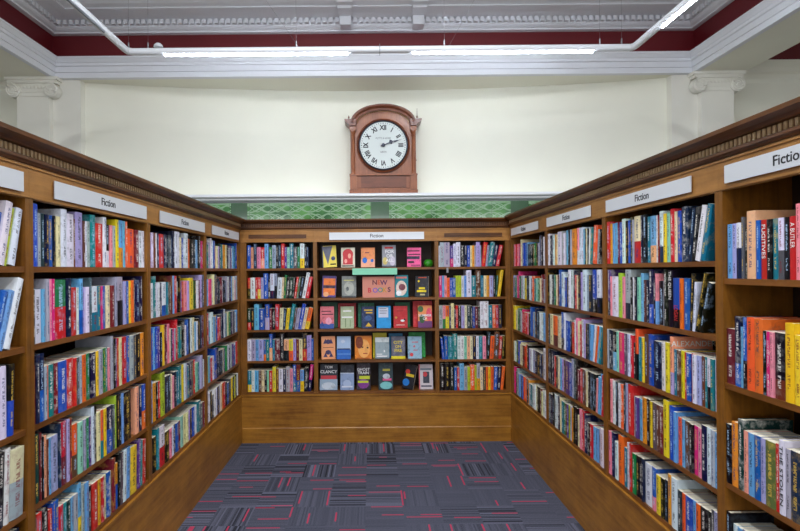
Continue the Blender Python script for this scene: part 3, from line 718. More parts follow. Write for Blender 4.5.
row('R2', 4, C2[4], "40,-140 n|50,-137 p|70,-130 n|90,-75 w|115,-110 o|148,-35 t|172,-70 w|187,-70 r|203,5 g|225,20 k|248,20 k|268,20 n|282,70 w >330|330,100 b/p >362|360,140 y +14|392,160 k +14|418,170 k +16|440,140 au +26|466,165 w +28|505,290 sl +20|532,300 o +20|555,310 b +20|600,350 s +15|628,370 o +15|655,385 k +10|700,390 k +5|730,390 e|750,400 la|end785")
C3 = [(715, 190, 5.306), (715, 300, 4.827), (715, 400, 4.055), (715, 400, 4.055)]
row('R3', 0, C3[0], "55,190 s|88,185 la|114,180 w/n|140,150 e|152,200 k|166,100 pe >212|214,170 b|236,160 r >270|270,165 k|297,160 t|327,150 w/e|358,150 k|388,140 r >428|430,55 p|455,140 b|480,130 w|510,150 k|545,150 y|end590")
row('R3', 1, C3[1], "48,128 m >90|92,70 n/b|124,130 s|138,75 b/k|153,80 o|190,80 o >230|230,155 k|248,165 h|268,165 p|285,165 k/br >335|336,110 y >380|382,175 y|420,170 w|450,160 n|485,150 r|end530")
row('R3', 2, C3[2], "45,95 k|66,90 au|91,50 dg|115,120 pe|132,130 s|159,135 b|183,150 la|203,160 ol >245|245,165 r|262,150 w|285,190 lg|305,200 sl >348|350,200 w|380,220 k|420,230 b|end470")
row('R3', 3, C3[3], "45,450 k|66,500 w|84,515 s|104,520 b|130,540 r|160,560 c|200,590 k|240,600 n|end290")
C0 = [(0, 190, 6.25), (0, 270, 6.25), (0, 350, 5.9), (0, 430, 5.25)]
row('L0', 0, C0[0], "-230,90 n|-190,90 r|-150,90 w|-110,90 s|-60,110 b +60|-22,65 w +75|25,115 l +78|52,115 w +80|end95")
row('L0', 1, C0[1], "-230,100 k|-180,100 c|-120,100 t|-60,150 b +80|-20,150 s +85|16,60 w +105|end58")
row('L0', 2, C0[2], "-220,140 r|-180,140 n|-130,140 s|-80,150 lg|-40,140 w|0,140 w >44|45,130 k/b +12|end78")
row('L0', 3, C0[3], "-180,160 r|-130,160 w|-90,160 k|-50,160 n|-22,155 k/n +50|18,60 w +60|48,110 c/lg >118 +12|end118")
row('L0', 4, (0, 451, 5.25), "-200,400 w|-160,400 k|-100,380 b|-60,390 r|-20,380 t|20,380 c|60,370 n|end105")
C4 = [(148, 225, 10.62), (148, 270, 10.62), (148, 310, 10.62), (148, 345, 8.85), (148, 410, 7.54)]
row('L2', 0, C4[0], "22,80 la|48,100 w|68,90 br|86,95 w|100,100 n|122,105 r >175|178,110 n|212,110 k|225,120 e|248,110 n|264,45 n|286,40 w|315,60 w|335,120 c|358,150 b|385,80 w >425|427,155 o|452,160 k|490,155 sl|507,160 s|531,95 k|555,165 e|571,170 h|592,115 w|end622")
row('L2', 1, C4[1], "22,145 w|62,60 t|88,140 w|108,140 w|138,140 n|152,150 w/b >203|205,145 t|220,140 br|245,60 br|261,60 s|280,60 r|307,130 w/n|330,60 k|346,130 v|359,130 r >384|385,130 p >425|425,130 la|440,85 y >485|486,120 g|500,120 dg|521,120 w|542,120 m|554,50 la|576,50 e|end595")
row('L2', 2, C4[2], "22,290 m|38,190 b|55,170 s|80,165 b|108,165 v|128,240 k|155,155 y|178,155 m|207,140 p|230,200 c|246,195 n|266,190 h|284,200 lg|296,105 r|318,180 g|336,180 t|365,110 k|390,165 w|409,110 b|434,100 k|447,90 w|470,90 c|498,120 s|514,120 w|535,90 k|552,60 sl|574,70 m|end595")
row('L2', 3, C4[3], "18,330 s|42,350 au >74|77,345 k|93,345 r|114,250 l >150|154,270 sl|180,275 sl|205,270 c|217,290 p|236,240 sl|256,240 t|276,180 t|300,170 y|318,155 w|336,160 lg|349,190 t|365,160 n|385,150 e|402,145 r|421,160 mi|445,160 t|466,85 la|485,130 e|496,130 w|end512")
row('L2', 4, C4[4], "12,240 e|45,230 k|72,150 t|90,140 w/r >130|132,170 k|163,150 p|184,130 w|200,110 n|218,110 b|236,100 m|251,50 mi|271,40 c|295,25 c|310,20 la|325,10 k|341,10 b|360,0 w|376,-60 t|398,-40 e|422,-50 m|438,-100 b|454,-60 s|466,-90 r|480,-80 w|end492")
C5 = [(543, 215, 9.66), (543, 262, 9.15), (543, 303, 9.15), (543, 335, 8.17), (543, 400, 7.08)]
row('R1', 0, C5[0], "25,175 r|38,165 w|65,200 n|88,190 w|112,180 au|126,185 c|141,120 w >180|181,125 lg|196,160 w|216,160 lg|224,135 s|240,120 k|262,140 lg|276,130 au >325|325,90 p/w|346,90 w|370,75 w|391,150 s|404,150 k|416,150 c|430,150 k|441,150 w +8|450,150 t +22|473,80 o +40|510,140 lg +22|530,130 k +15|end548")
row('R1', 1, C5[1], "20,60 k >50|55,120 w|76,120 sl|100,120 g|119,125 c|131,130 br|145,65 b|168,90 w|196,140 b|214,130 k|229,65 w|252,80 w|277,90 sl|291,120 r|304,130 c|318,120 n|344,90 la|362,70 w >400|401,110 lg|418,110 sl|451,65 b/k >485|489,70 w/k >530|end532")
row('R1', 2, C5[2], "18,65 w|45,100 sl|62,100 c|92,115 o/br >130|134,110 c|164,70 b/k|185,80 w|202,150 b >236|238,150 k|254,165 r|284,150 w|300,130 p|320,160 c|332,185 r|350,150 w|370,155 la|388,190 k|402,195 sl|420,195 s|450,200 w +22|466,210 o +30|486,215 s +38|505,230 t +30|end525")
row('R1', 3, C5[3], "25,90 n|48,115 k|70,130 n|90,160 r|105,155 n|118,170 c|136,170 s|150,170 la|165,190 br|181,190 v >214|214,210 b|232,190 lg|250,190 e|263,200 k|276,275 m|300,270 r|320,280 br|346,300 c|363,290 k|384,295 sl +4|405,300 k +14|424,350 p +25|442,340 s +22|460,310 s +18|476,330 r +12|end492")
row('R1', 4, C5[4], "22,-50 p|35,-50 e|50,-40 n|65,-50 k|80,-40 w|102,-20 n|118,-20 c|128,0 t|146,20 g|158,20 br|168,15 v|178,20 l|192,20 lg|202,50 au|212,35 k|229,50 k|243,100 c|258,50 p|275,60 r|291,90 n|311,160 k|330,185 r +8|350,190 s +8|368,195 s +5|386,200 lg|405,190 w|end432")
C6 = [(244, y, 10.667) for y in (236, 268, 298, 328, 358)]
row('B0', 0, C6[0], "35,105 b|72,120 pe|103,75 sl|138,130 p|178,130 r/pe|220,75 s >262|268,120 g|301,90 lg|342,120 k|366,100 sl|398,75 r|433,120 v|458,120 mi|488,70 t|528,120 e|570,120 g|598,70 w/y|645,115 n|670,120 n|end690")
row('B0', 1, C6[1], "40,110 r/k|70,105 w >120|122,95 r|148,105 r/y|180,110 la|210,55 b|258,120 k|280,65 w/n|325,60 lg/k|350,105 w +15|398,110 c +12|420,75 g +18|442,105 k +18|480,105 dg +18|510,105 k +18|532,110 r +32|556,110 ol +32|578,110 k +36|615,50 w +55|652,105 r +48|end690")
row('B0', 2, C6[2], "38,110 dg/r|75,115 k|110,60 s|160,115 b >220|226,60 b/la|272,110 m|300,115 k|335,60 r|375,105 c +10|415,120 n +12|440,110 y +22|475,60 t +42|512,120 br +34|538,115 lg +36|575,60 b +50|612,110 c +45|645,110 o/y +50|end690")
row('B0', 3, C6[3], "38,120 w|80,120 lg|125,120 s|158,120 la|210,120 b/o|235,120 t|272,65 b/pe|303,125 t|330,120 m|385,65 k|428,120 pe/k|480,115 y/o|525,110 la|557,115 m|588,115 c|625,60 n/r|672,80 la|720,110 b|end745")
row('B0', 4, C6[4], "38,130 t/y|82,130 w|115,130 s|155,130 br|188,130 c|218,130 k|245,130 mi|268,140 r|305,95 y >342|345,120 br|372,125 w|418,130 n|448,95 lg|490,120 p|522,70 b/t|558,70 m/b|600,120 s/y|640,100 k +8|680,65 h/n +32|end712")
C7 = [(434, y, 10.667) for y in (236, 268, 298, 328, 358)]
row('B2', 0, C7[0], "42,105 w|62,50 lg|105,45 lg >168|172,95 v/h|205,80 w|236,45 w|280,95 k|322,95 n|352,95 b|385,95 c|405,95 au|430,95 lg|448,65 la|490,95 lg|503,45 r +28|545,100 lg +25|568,60 t +36|615,95 n +36|655,90 r +45|end692")
row('B2', 1, C7[1], "53,80 h|85,80 s|110,75 p|136,105 o|168,105 b|196,105 b|230,75 l|262,75 l|292,80 w|320,80 s|345,25 w|398,80 t|446,25 br|495,75 t|530,80 c|560,80 au|590,80 la|632,85 k|652,90 dg +15|672,20 y +40|end702")
row('B2', 2, C7[2], "50,85 lg|92,90 p/g|122,90 o/y|160,100 e|182,60 c|214,110 n|232,85 r|255,95 k|290,85 la|325,90 c|352,95 sl|388,100 k|410,85 b|437,85 m|467,90 k|490,25 w|530,25 w|580,80 t|622,75 o|655,80 r|685,80 n|end722")
row('B2', 3, C7[3], "88,110 b -20|112,85 b -6|150,90 t|200,55 t|248,85 w|280,90 w|320,95 mi|350,90 pe|384,90 c|412,90 n|448,85 w|478,90 t|518,90 p|555,40 k +16|590,85 o +22|632,40 br +24|684,85 r +28|715,90 k +28|end745")
row('B2', 4, C7[4], "65,50 k >112|116,50 k >168|171,50 k >210|214,100 b|245,105 r|272,60 s|320,95 lg|355,85 l|387,65 o|432,80 l|454,45 lg/au|492,100 c|522,95 sl|552,90 o|578,90 y|602,95 o +6|632,90 b +12|668,95 n +14|705,95 o +26|end735")
def evenrow(un, sh, codes, lo=0.0, hi=1.0):
    side, u0, u1 = UNITS[un]; a = u0+.022+(u1-u0-.044)*lo; b_ = u0+.022+(u1-u0-.044)*hi
    ws = [rnd.uniform(.7, 1.4) for _ in codes.split()]; t = sum(ws); items = []
    for c, w_ in zip(codes.split(), ws):
        ww = (b_-a)*w_/t
        # weights refer to the span as a whole
        items.append([0, ww, rnd.choice([.18, .185, .195, .2, .2, .21, .238]), 0, c])
    p = a
    for it in items: it[0] = p; it[1] = p+it[1]; p = it[1]
    place(un, sh, items)
for sh, cs in enumerate(("t t lg w w b r c la dg t au au c sl lg v w s s t b", "s s p h w c e n k k m w k sl lg w e n s c w p lg", "r s w s y b r e n w lg t c g n lg e w s",
                         "l s r w b n n k sl c e g w n lg b v b w r", "w w k e w w n lg c o r h k b n e y k l c k w")):
    evenrow('L3', sh, cs, 0, .97)
for sh, cs in enumerate(("t p r p h h c lg b b s sl sl k dg g k lg e k w", "lg e t y h h g lg w e y k w e o t mi g c m lg", "y c g sl lg h r r p k b lg s n sl w w s",
                         "c w g b c c br r o k la w lg n k sl e w", "h n lg s n b o o n au lg t w w c k br c w w")):
    evenrow('R0', sh, cs, .02, .98)
# rank by how large each shows, describe, and build
def matrix_of(b):
    side = b['side']; o0, rz = side_frame(side)
    ln = b['lean']; w = b['w']
    if ln >= 0: piv = b['ub']-.0005; M0 = Matrix.Translation((-w/2, 0, 0))
    else: piv = b['u']+.0005; M0 = Matrix.Translation((w/2, 0, 0))
    if abs(ln) < 1e-4: piv = b['u']+w/2+.0004; M0 = Matrix.Identity(4); ln = 0
    loc = to_world(side, piv, b['inset'], b['z']+.0003)
    return Matrix.Translation(loc) @ Matrix.Rotation(rz, 4, 'Z') @ Matrix.Rotation(ln, 4, 'Y') @ M0, ln
for b in BOOKS:
    M, ln = matrix_of(b); b['M'] = M
    vis = 0
    def proj(p):
        p = M @ Vector(p); 
        if p.y < .3: return None
        dx, dy = p.x*F/p.y, (p.z-CZ)*F/p.y
        return VX+dx-dy*TH, VY-dy-dx*TH
    hw = b['w']/2; c = [proj(p) for p in ((-hw, 0, 0), (hw, 0, 0), (hw, 0, b['h']), (-hw, 0, b['h']))]
    if any(q is None for q in c): b['px'] = 0; continue
    # clip to the frame roughly by sampling
    n_in = 0
    for i in range(8):
        for j in range(8):
            s, t = (i+.5)/8, (j+.5)/8
            x = (c[0][0]*(1-s)+c[1][0]*s)*(1-t)+(c[3][0]*(1-s)+c[2][0]*s)*t; y = (c[0][1]*(1-s)+c[1][1]*s)*(1-t)+(c[3][1]*(1-s)+c[2][1]*s)*t
            if 0 <= x < 800 and 0 <= y < 531: n_in += 1
    A = abs(sum(c[i][0]*c[(i+1) % 4][1]-c[(i+1) % 4][0]*c[i][1] for i in range(4)))/2
    b['px'] = A*n_in/64
N_DISPLAY = 29
order = sorted(range(len(BOOKS)), key=lambda i: -BOOKS[i]['px'])
ONE = set(order[:300])
rows = {}
for i, b in enumerate(BOOKS): rows.setdefault((b['un'], b['sh']), []).append(i)
ORD = ['first', 'second', 'third', 'fourth', 'fifth', 'sixth', 'seventh', 'eighth', 'ninth', 'tenth', 'eleventh', 'twelfth', 'thirteenth', 'fourteenth']
def cname(code):
    a = code.split('/'); return WORD[a[0]]+(' and '+WORD[a[1]] if len(a) > 1 and a[1] != a[0] else '')
def size_word(b):
    s = ''
    if b['h'] > .232: s = 'tall '
    elif b['w'] > .045: s = 'thick '
    elif b['w'] < .014: s = 'slim '
    if abs(b['lean']) > .05: s += 'leaning '
    return s
cand = {}
for key, ids in rows.items():
    un, sh = key; sn = (SNAME4 if un == 'R3' else SNAME)[sh]
    for k, i in enumerate(ids):
        b = BOOKS[i]
        Lc = cname(BOOKS[ids[k-1]]['code'].split('/')[0]) if k else 'the case side'
        Rc = cname(BOOKS[ids[k+1]]['code'].split('/')[0]) if k+1 < len(ids) else 'the case side'
        where = '%s, %s' % (sn, UNAME[un])
        base = '%s%s book' % (size_word(b), cname(b['code']))
        if k == 0: nb = 'at the start of the row beside a %s one' % Rc
        elif k+1 == len(ids): nb = 'at the end of the row beside a %s one' % Lc
        else: nb = 'between %s and %s books' % (Lc, Rc) if Lc != Rc else 'between two %s books' % Lc
        same = [j for j in ids if cname(BOOKS[j]['code']) == cname(b['code'])]
        cand[i] = ['%s %s, %s' % (base, nb, where), '%s, %s' % (base, where) if len(same) == 1 else '%s, %s %s one along the %s' % (base, ORD[same.index(i)], cname(b['code']), where)]
cnt = {}
for i in cand: cnt[cand[i][0]] = cnt.get(cand[i][0], 0)+1
stuff = MB()
leadmesh = 0
for i in order:
    b = BOOKS[i]; at = book_attr(b['code'])
    if i in ONE:
        mb = MB(); cover_geo(mb, b['w'], b['h'], b['d'], at, None, 0, 6)
        o = mb.build('book', COVER); o.matrix_world = b['M']; b['obj'] = o
        lab = cand[i][0] if cnt[cand[i][0]] == 1 and len(cand[i][0].replace('-', ' ').split()) <= 16 else cand[i][1]
        nm = (SNAME4 if b['un'] == 'R3' else SNAME)[b['sh']]
        tag(o, lab, 'book', 'books on the %s of the %s' % (nm, UNAME[b['un']]))
        mb = MB(); pages_geo(mb, b['w'], b['h'], b['d']); mb.build('page_block', PAGES, o)
    else:
        cover_geo(stuff, b['w'], b['h'], b['d'], at, b['M'], 0, 3); pages_geo(stuff, b['w'], b['h'], b['d'], b['M'], 1)
o = stuff.build('shelved_books', [COVER, PAGES]); o['kind'] = 'stuff'; o['label'] = 'many smaller-looking shelved fiction books filling the farther bookcases'; o['category'] = 'books'
print('BOOKS', len(BOOKS))
# lettering one can read on single spines and covers
def find(un, sh, px):
    best = None
    for i in rows[(un, sh)]:
        b = BOOKS[i]; 
        if 'obj' not in b: continue
        p = b['M'] @ Vector((0, 0, b['h']/2)); x = VX+p.x*F/p.y
        if best is None or abs(x-px) < best[0]: best = (abs(x-px), b)
    return best[1] if best else None
LET = {c: plain('print_%d' % k, c, .5) for k, c in enumerate(((238, 236, 230), (24, 24, 30), (226, 186, 60), (206, 40, 44)))}
def spine_text(b, s, col, v0=.1, v1=.9, fill=.62):
    if not b: return
    size = b['w']*fill*1.3
    pa = b['obj'].data.attributes['par'].data
    for q in pa: c = q.color; q.color = (c[0], 0.0, c[2], 1)
    o = text('title_lettering', s, size, LET[col], b['obj'], (0, -.0008, b['h']*(v0+v1)/2), (PI/2, PI/2, 0), ext=.0003)
    L = o.dimensions.x or o.bound_box[4][0]-o.bound_box[0][0]
    want = b['h']*(v1-v0); L = max(v.co.x for v in o.data.vertices)-min(v.co.x for v in o.data.vertices)
    o.scale = (want/L, 1, 1)
W_, K_, G_, R_ = (238, 236, 230), (24, 24, 30), (226, 186, 60), (206, 40, 44)
for un, sh, px, s, col, v0, v1 in (('R3', 0, 763, 'FUGITIVES', W_, .35, .92), ('R3', 0, 792, 'A BUTLER', W_, .5, .9), ('R3', 2, 782, 'THE STOLEN', K_, .12, .92),
        ('R2', 1, 669, 'THE QUEEN', W_, .48, .97), ('R2', 1, 676, 'LOGAN', R_, .15, .45)):
    spine_text(find(un, sh, px), s, col, v0, v1)
b = find('R2', 2, 671)
if b: text('cover_lettering', 'ALEXANDER', .034, LET[W_], b['obj'], (b['w']/2+.0006, b['d']*.52, b['h']-.03), (PI/2, 0, PI/2), ext=.0003)

# ------------------------------------------------------------------ display bookcase: books facing out
def flat_attr(c, st=.95): return (lin(c), lin(c), lin(tuple(int(v*.35) for v in c) if sum(c) > 300 else tuple(min(255, v+70) for v in c)), (-1, st*rnd.random(), rnd.random(), 1))
def shape_pts(kind, x0, z0, x1, z1):
    if kind == 'e': return [((x0+x1)/2+(x1-x0)/2*math.cos(2*PI*k/18), (z0+z1)/2+(z1-z0)/2*math.sin(2*PI*k/18)) for k in range(18)]
    if kind == 't': return [(x0, z0), (x1, z0), (x1, z1)]
    if kind == 'T': return [(x0, z0), (x1, z0), ((x0+x1)/2, z1)]
    return [(x0, z0), (x1, z0), (x1, z1), (x0, z1)]
def face_book(px0, px1, ptop, sh, col, art, label, titles=(), depth=.05, thick=.026, tilt=8, roll=0, yaw=0, group='books displayed face out'):
    Y = YB+depth; z = ZSH[sh]
    def ux(x): return ((x-VX)+(VY-280-30*sh)*TH*0)*Y/F
    X0, X1 = ux(px0), ux(px1); wv = X1-X0
    dy0 = (VY-ptop)-((px0+px1)/2-VX)*TH; h = min(CZ+dy0*Y/F-z, .245)/math.cos(math.radians(tilt))
    a = math.radians(tilt); wd = wv/math.cos(math.radians(yaw))
    R = Matrix.Rotation(math.radians(yaw), 4, 'Z') @ Matrix.Rotation(math.radians(roll), 4, 'Y') @ Matrix.Rotation(-a, 4, 'X') @ Matrix.Rotation(-PI/2, 4, 'Z')
    corners = [R @ Vector((s*thick/2, t-wd/2, 0)) for s in (-1, 1) for t in (0, wd)]
    M = Matrix.Translation(((X0+X1)/2, Y, z+.0004-min(c.z for c in corners))) @ R @ Matrix.Translation((0, -wd/2, 0))
    mb = MB(); cover_geo(mb, thick, h, wd, flat_attr(col), None, 0, 6); o = mb.build('book', COVER); o.matrix_world = M
    tag(o, label, 'book', group)
    mb = MB(); pages_geo(mb, thick, h, wd); mb.build('page_block', PAGES, o)
    if art:
        mb = MB()
        for k, (kind, x0, z0, x1, z1, c) in enumerate(art):
            pts = shape_pts(kind, x0, z0, x1, z1); xx = thick/2+.0003+.0002*k
            mb.poly([(xx, p*wd, q*h) for p, q in pts], [tuple(range(len(pts)))], 0, flat_attr(c))
        mb.build('cover_print', COVER, o)
    for s, x, zz, size, c in titles:
        key = tuple(c)
        if key not in LET: LET[key] = plain('print_%d' % len(LET), key, .5)
        text('title_lettering', s, size, LET[key], o, (thick/2+.0008+.0002*len(art), x*wd, zz*h), (PI/2, 0, PI/2), ext=.0002, bold=.0004)
    return o
Wt, Bk, Ye, Og, Rd, Gn, Bl, Pk, Nv = (235, 235, 235), (24, 24, 30), (236, 210, 40), (236, 120, 50), (196, 36, 40), (24, 110, 64), (40, 110, 200), (240, 90, 150), (26, 34, 80)
face_book(323, 337, 246.5, 0, (236, 214, 90), [('t', 0, 0, 0, 1, Wt), ('r', 0, .0, .06, 1, (90, 90, 110)), ('T', -.0, .98, .75, .12, (110, 112, 130)), ('r', .55, .1, .95, .16, Bk), ('e', .62, .3, .92, .5, (60, 70, 110))],
          'yellow and grey book facing out on the top display shelf, nearest the left upright', roll=-3)
face_book(341, 355, 248, 0, (224, 218, 196), [('r', .15, .14, .85, .6, (206, 60, 66)), ('e', .12, .4, .88, .94, (206, 60, 66)), ('e', .25, .2, .45, .42, (236, 160, 150)), ('e', .5, .45, .72, .7, (240, 170, 150)), ('r', .1, .04, .9, .1, Bk)],
          'cream book with red figure shape facing out on the top display shelf')
face_book(361, 375, 248, 0, (236, 148, 92), [('r', 0, .0, 1, .4, (238, 172, 140)), ('e', .1, .2, .45, .5, Bl), ('e', .7, .25, .9, .42, Bl), ('r', .3, .72, .6, .78, (150, 90, 80))],
          'orange book with blue blots facing out on the top display shelf')
face_book(382, 396, 245.5, 0, (150, 152, 160), [('r', .2, .84, .8, .92, Rd), ('e', .05, .1, .4, .45, (210, 190, 110)), ('e', .55, .05, .95, .5, (196, 190, 204)), ('r', 0, 0, 1, .06, (70, 70, 80))],
          'grey photographic book with white title facing out on the top display shelf', [('FOR', .55, .7, .045, Wt), ('OR', .55, .5, .045, Wt), ('ALL', .55, .3, .045, Wt)])
face_book(407, 421, 248, 0, (240, 92, 150), [('r', .05, .8, .9, .86, Bk), ('r', .1, .62, .95, .67, Bk), ('r', 0, .4, .9, .55, (40, 36, 60)), ('r', .1, .2, .5, .3, Bk), ('r', .3, .06, .95, .1, (60, 40, 60))],
          'bright pink book with black bars facing out beside the green ball', yaw=-8)
face_book(321.5, 335.5, 276.5, 1, (86, 70, 130), [('r', .1, .1, .95, .88, (240, 128, 60)), ('r', .1, .42, .95, .56, (60, 40, 60)), ('e', .1, .02, .5, .25, (240, 170, 120))],
          'purple and orange book facing out on the second display shelf, next to the left upright', roll=2)
face_book(341.5, 356, 276.5, 1, (138, 142, 138), [('e', .15, .1, .85, .75, (176, 178, 168)), ('r', .15, .78, .85, .82, (210, 206, 120)), ('e', .3, .3, .5, .5, (90, 94, 96)), ('r', 0, 0, 1, .07, (70, 72, 76))],
          'grey stone-coloured book facing out next to the new books notice')
face_book(394.5, 408, 275.5, 1, (30, 134, 146), [('e', .1, .06, .9, .75, (226, 206, 190)), ('e', .3, .3, .8, .6, (120, 60, 70)), ('r', .1, .85, .9, .93, (220, 120, 110)), ('e', .1, .05, .5, .3, (236, 236, 236))],
          'teal book with a pale figure facing out touching the new books notice', tilt=6)
face_book(415, 428, 276.5, 1, (48, 48, 54), [('r', .25, .9, .85, .95, (190, 70, 40)), ('e', .2, .7, .35, .8, Ye), ('r', .3, .36, .75, .46, Ye), ('r', .15, .22, .85, .32, Ye), ('r', .4, .06, .75, .14, (190, 180, 130))],
          'black book with yellow title turned slightly, page edges showing, second display shelf', yaw=-16, thick=.03)
# third shelf: pairs, the front copy before a larger one
face_book(320.8, 337, 303, 2, (18, 74, 50), [], 'dark green book standing behind the pink one at the left of the middle display shelf', depth=.125, thick=.03)
face_book(319.5, 333.5, 307, 2, (226, 120, 130), [('r', .1, .76, .8, .8, Bk), ('r', .15, .62, .95, .66, Bk), ('r', 0, 0, 1, .22, (60, 90, 160)), ('e', .4, .18, .85, .5, (236, 160, 180)), ('T', .02, .1, .3, .34, (30, 60, 130))],
          'pink book with blue foot and city silhouette on the middle display shelf')
face_book(337.5, 355.5, 304, 2, (170, 26, 34), [], 'red book standing behind the pale green one on the middle display shelf', depth=.125, thick=.03)
face_book(340, 353.5, 307, 2, (176, 188, 152), [('r', .2, .76, .8, .82, Wt), ('r', .1, .48, .9, .54, Wt), ('r', .35, .05, .42, .45, (120, 140, 100)), ('r', .7, .05, .76, .4, (130, 150, 110))],
          'pale green book with white title facing out on the middle display shelf')
face_book(357.5, 374, 303.5, 2, (16, 100, 72), [], 'bottle-green book standing behind the navy one on the middle display shelf', depth=.125, thick=.03)
face_book(361, 374, 307, 2, (28, 44, 84), [('r', .2, .8, .85, .86, (222, 180, 60)), ('r', .35, .68, .85, .74, (222, 180, 60)), ('e', .25, .34, .8, .58, (50, 80, 130)), ('T', .3, .08, .8, .26, (222, 180, 60))],
          'navy book with gold title facing out on the middle display shelf')
face_book(376, 390.5, 306.5, 2, (40, 150, 214), [('r', .15, .48, .82, .94, (206, 210, 226)), ('r', .22, .86, .7, .89, (90, 100, 120)), ('r', .22, .76, .75, .79, (90, 100, 120)), ('r', .22, .66, .7, .69, (90, 100, 120))],
          'bright blue book with a pale title box facing out on the middle display shelf')
face_book(394.5, 409.5, 303, 2, (16, 100, 60), [], 'green book standing behind the red one with a white bird, middle display shelf', depth=.125, thick=.03)
face_book(393, 407, 306.5, 2, (188, 40, 44), [('e', .1, .42, .28, .52, (190, 140, 60)), ('e', .5, .28, .8, .38, Wt), ('T', .72, .34, .9, .46, Bk), ('r', .25, .76, .75, .79, (140, 26, 30)), ('r', .2, .12, .8, .15, (230, 190, 180))],
          'red book with a small white bird facing out on the middle display shelf')
face_book(412.5, 432, 301.5, 2, (206, 44, 50), [], 'large red book standing behind the sunset-coloured one, middle display shelf', depth=.125, thick=.03)
face_book(417.5, 431.5, 306, 2, (238, 150, 92), [('r', 0, 0, 1, .3, (110, 60, 110)), ('e', .1, .2, .5, .6, (60, 90, 60)), ('e', .6, .3, 1, .9, (236, 90, 110)), ('e', .0, .7, .4, .98, (70, 110, 70))],
          'sunset-coloured book with palm leaves facing out at the right of the middle display shelf', [('SUMMER', .5, .55, .032, Wt), ('OF', .5, .4, .03, Wt)])
# fourth shelf
face_book(320.6, 334.5, 337, 3, (232, 156, 108), [('r', .12, .5, .88, .52, Bk), ('e', .3, .66, .7, .86, (60, 50, 90)), ('e', .3, .2, .7, .4, (60, 50, 90)), ('T', .15, .68, .45, .9, (60, 50, 90)), ('T', .55, .68, .85, .9, (60, 50, 90)), ('T', .15, .1, .45, .3, (60, 50, 90)), ('T', .55, .1, .85, .3, (60, 50, 90))],
          'peach book with two dark ornaments facing out on the fourth display shelf', thick=.035, yaw=8)
face_book(336, 350, 337, 3, (166, 190, 220), [('r', 0, 0, 1, .42, (44, 104, 190)), ('r', .05, .42, .95, .47, Nv), ('e', .3, .7, .6, .85, (196, 206, 226)), ('r', 0, .2, 1, .25, (90, 140, 206))],
          'blue seascape book facing out on the fourth display shelf')
face_book(354, 371, 336.5, 3, (226, 128, 34), [('e', .2, .05, .9, .85, (240, 170, 90)), ('e', .05, .45, .5, .98, (120, 50, 20)), ('e', .7, .45, .82, .52, (50, 24, 16)), ('e', .4, .48, .52, .54, (50, 24, 16)), ('r', .5, .22, .75, .26, (170, 60, 40)), ('r', .1, .02, .9, .05, (120, 50, 20))],
          'orange book with a painted face facing out on the fourth display shelf')
face_book(372, 386, 333.5, 3, (222, 206, 30), [], 'yellow book standing behind the misty grey one, fourth display shelf', depth=.125, thick=.03)
face_book(374.5, 388.5, 338, 3, (150, 166, 172), [('r', 0, .78, 1, 1, (206, 214, 214)), ('e', .6, .3, .7, .42, Wt), ('r', .1, .2, .5, .24, Wt), ('r', .1, .1, .85, .15, Wt), ('r', 0, 0, 1, .06, (90, 100, 110))],
          'misty grey book facing out before a yellow one on the fourth display shelf')
face_book(388, 402, 334, 3, (20, 120, 170), [], 'blue book standing behind the grey one with yellow title, fourth display shelf', depth=.125, thick=.03)
face_book(390.5, 404.5, 337, 3, (92, 92, 108), [('r', 0, 0, 1, .12, (226, 210, 40)), ('e', .05, .3, .4, .6, (120, 118, 130)), ('e', .6, .5, .95, .9, (120, 118, 130))],
          'grey book with yellow title and foot facing out on the fourth display shelf', [('CITY', .5, .72, .04, Ye), ('ON', .5, .54, .034, Ye), ('FIRE', .5, .36, .04, Ye)])
face_book(408, 424.5, 333, 3, (24, 150, 60), [], 'bright green book standing behind the pale blue one, fourth display shelf', depth=.125, thick=.03)
face_book(407, 421, 337, 3, (150, 186, 206), [('e', .15, .1, .4, .26, (226, 70, 76)), ('r', .3, .72, .75, .76, (206, 110, 120)), ('e', .4, .5, .55, .6, (206, 110, 120)), ('r', .4, .36, .7, .4, (206, 110, 120))],
          'pale blue book with a red dot facing out on the fourth display shelf')
# bottom shelf
face_book(319, 336.5, 365, 4, (44, 48, 58), [('r', 0, .0, 1, .42, (150, 170, 190)), ('r', .05, .42, .95, .56, (196, 60, 70)), ('e', .1, .02, .9, .3, (196, 206, 216))],
          'dark thriller with large white author name at the left of the bottom display shelf', [('TOM', .5, .88, .034, Wt), ('CLANCY', .5, .7, .04, Wt)], thick=.035)
face_book(339.5, 353, 365.5, 4, (34, 38, 50), [('r', 0, 0, 1, .66, (140, 160, 196)), ('r', 0, .64, 1, .68, (190, 200, 216)), ('e', .2, .1, .8, .4, (170, 186, 214)), ('r', .1, .1, .9, .16, (206, 212, 226))],
          'blue-grey wave patterned book facing out on the bottom display shelf')
face_book(355.5, 369.5, 363.5, 4, (40, 26, 40), [('e', .1, .05, .9, .4, (120, 50, 130)), ('r', .2, .4, .95, .52, (196, 206, 50)), ('r', .1, .26, .85, .34, (196, 206, 50))],
          'black and purple book with lime title facing out on the bottom display shelf', [('GHOST', .5, .76, .036, Wt), ('TRAIN', .5, .63, .036, Wt)], thick=.03)
face_book(377.5, 392, 363.5, 4, (40, 60, 66), [('e', .1, .02, .95, .3, (120, 190, 190)), ('r', .3, .34, .9, .42, (220, 90, 140)), ('e', .3, .4, .8, .6, (190, 196, 206)), ('r', .3, .7, .8, .78, (180, 170, 60))],
          'dark teal book with swirling colours standing alone on the bottom display shelf')
face_book(401, 412, 366, 4, (30, 28, 34), [('e', .0, .1, .6, .4, (40, 120, 200)), ('r', .2, .5, .9, .62, (220, 190, 50)), ('e', .1, .6, .5, .8, (200, 60, 50))],
          'black book with a blue globe tilted so its page edges show, bottom shelf', roll=9, yaw=-20, thick=.024)
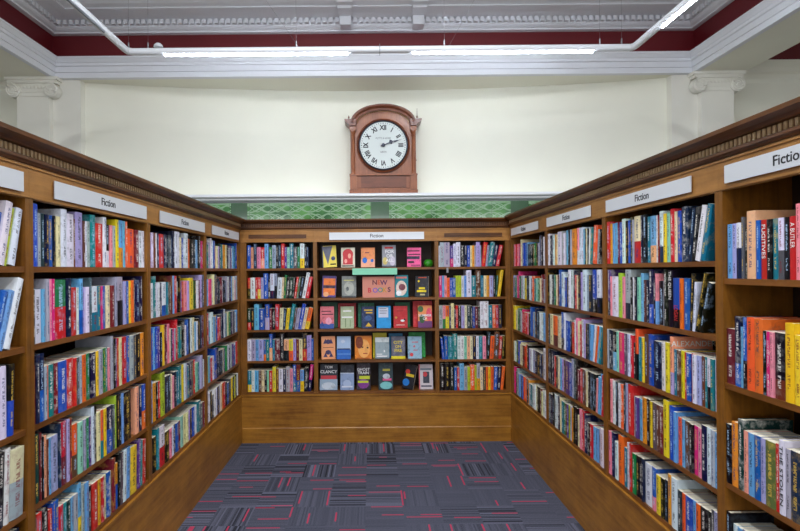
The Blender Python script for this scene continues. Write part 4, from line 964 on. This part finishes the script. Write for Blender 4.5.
face_book(418, 432, 365, 4, (206, 196, 200), [('r', .3, .25, .75, .7, (60, 64, 76)), ('e', .3, .5, .6, .7, (196, 60, 66)), ('r', 0, 0, .08, 1, (206, 90, 100)), ('r', .15, .1, .9, .16, (80, 80, 96)), ('r', .1, .76, .9, .84, (120, 130, 140))],
          'pale grey and pink book facing out at the right of the bottom display shelf')
# notice, shelf strip, green ball
nb = empty('notice', ((378.3-VX)*(YB+.035)/F, YB+.035, ZSH[1]+.001)); tag(nb, 'pink paper notice reading NEW BOOKS propped on the display shelf', 'notice')
mb = MB(); mb.box(-.15, 0, 0, .152, .004, .196); nc = mb.build('card', plain('salmon_card', (226, 150, 130), .7, .08), nb)
for ch, x, z, c in (('N', -.035, .14, (110, 50, 60)), ('E', .005, .142, (216, 96, 60)), ('W', .05, .138, (90, 40, 90)), ('B', -.085, .066, (206, 60, 70)), ('O', -.03, .066, (130, 100, 190)), ('O', .018, .068, (70, 150, 140)), ('K', .058, .068, (206, 150, 50)), ('S', .1, .072, (90, 50, 70))):
    LET.setdefault(c, plain('print_%d' % len(LET), c, .5))
    text('letter', ch, .062, LET[c], nc, (x, -.001, z), (PI/2, 0, 0), ext=.0005, bold=.0015)
mb = MB(); mb.box((352.5-VX)/106.5, YB-.004, 1.563, (397-VX)/106.5, YB-.001, 1.623)
tag(mb.build('shelf_strip', plain('mint_card', (138, 214, 178), .5)), 'mint green card strip stuck to the edge of the top display shelf', 'label strip')
mb = MB(); mb.lathe([(.002, 0), (.03, .002), (.042, .018), (.046, .036), (.04, .056), (.024, .07), (.002, .074)], ((428.3-VX)*(YB+.08)/F, YB+.08, ZSH[0]+.0005), 'z', 24)
o = mb.build('toy_ball', plain('green_plastic', (52, 150, 30), .3, .3), smooth=True); tag(o, 'small bright green ball on the top display shelf beside the pink book', 'ball')
mb = MB(); mb.box((446-VX)/106.5, YB-.006, 1.575, (448-VX)/106.5, YB+.002, 1.623); tag(mb.build('shelf_clip', STEEL), 'small metal clip on the top shelf edge of the back bookcase', 'clip')
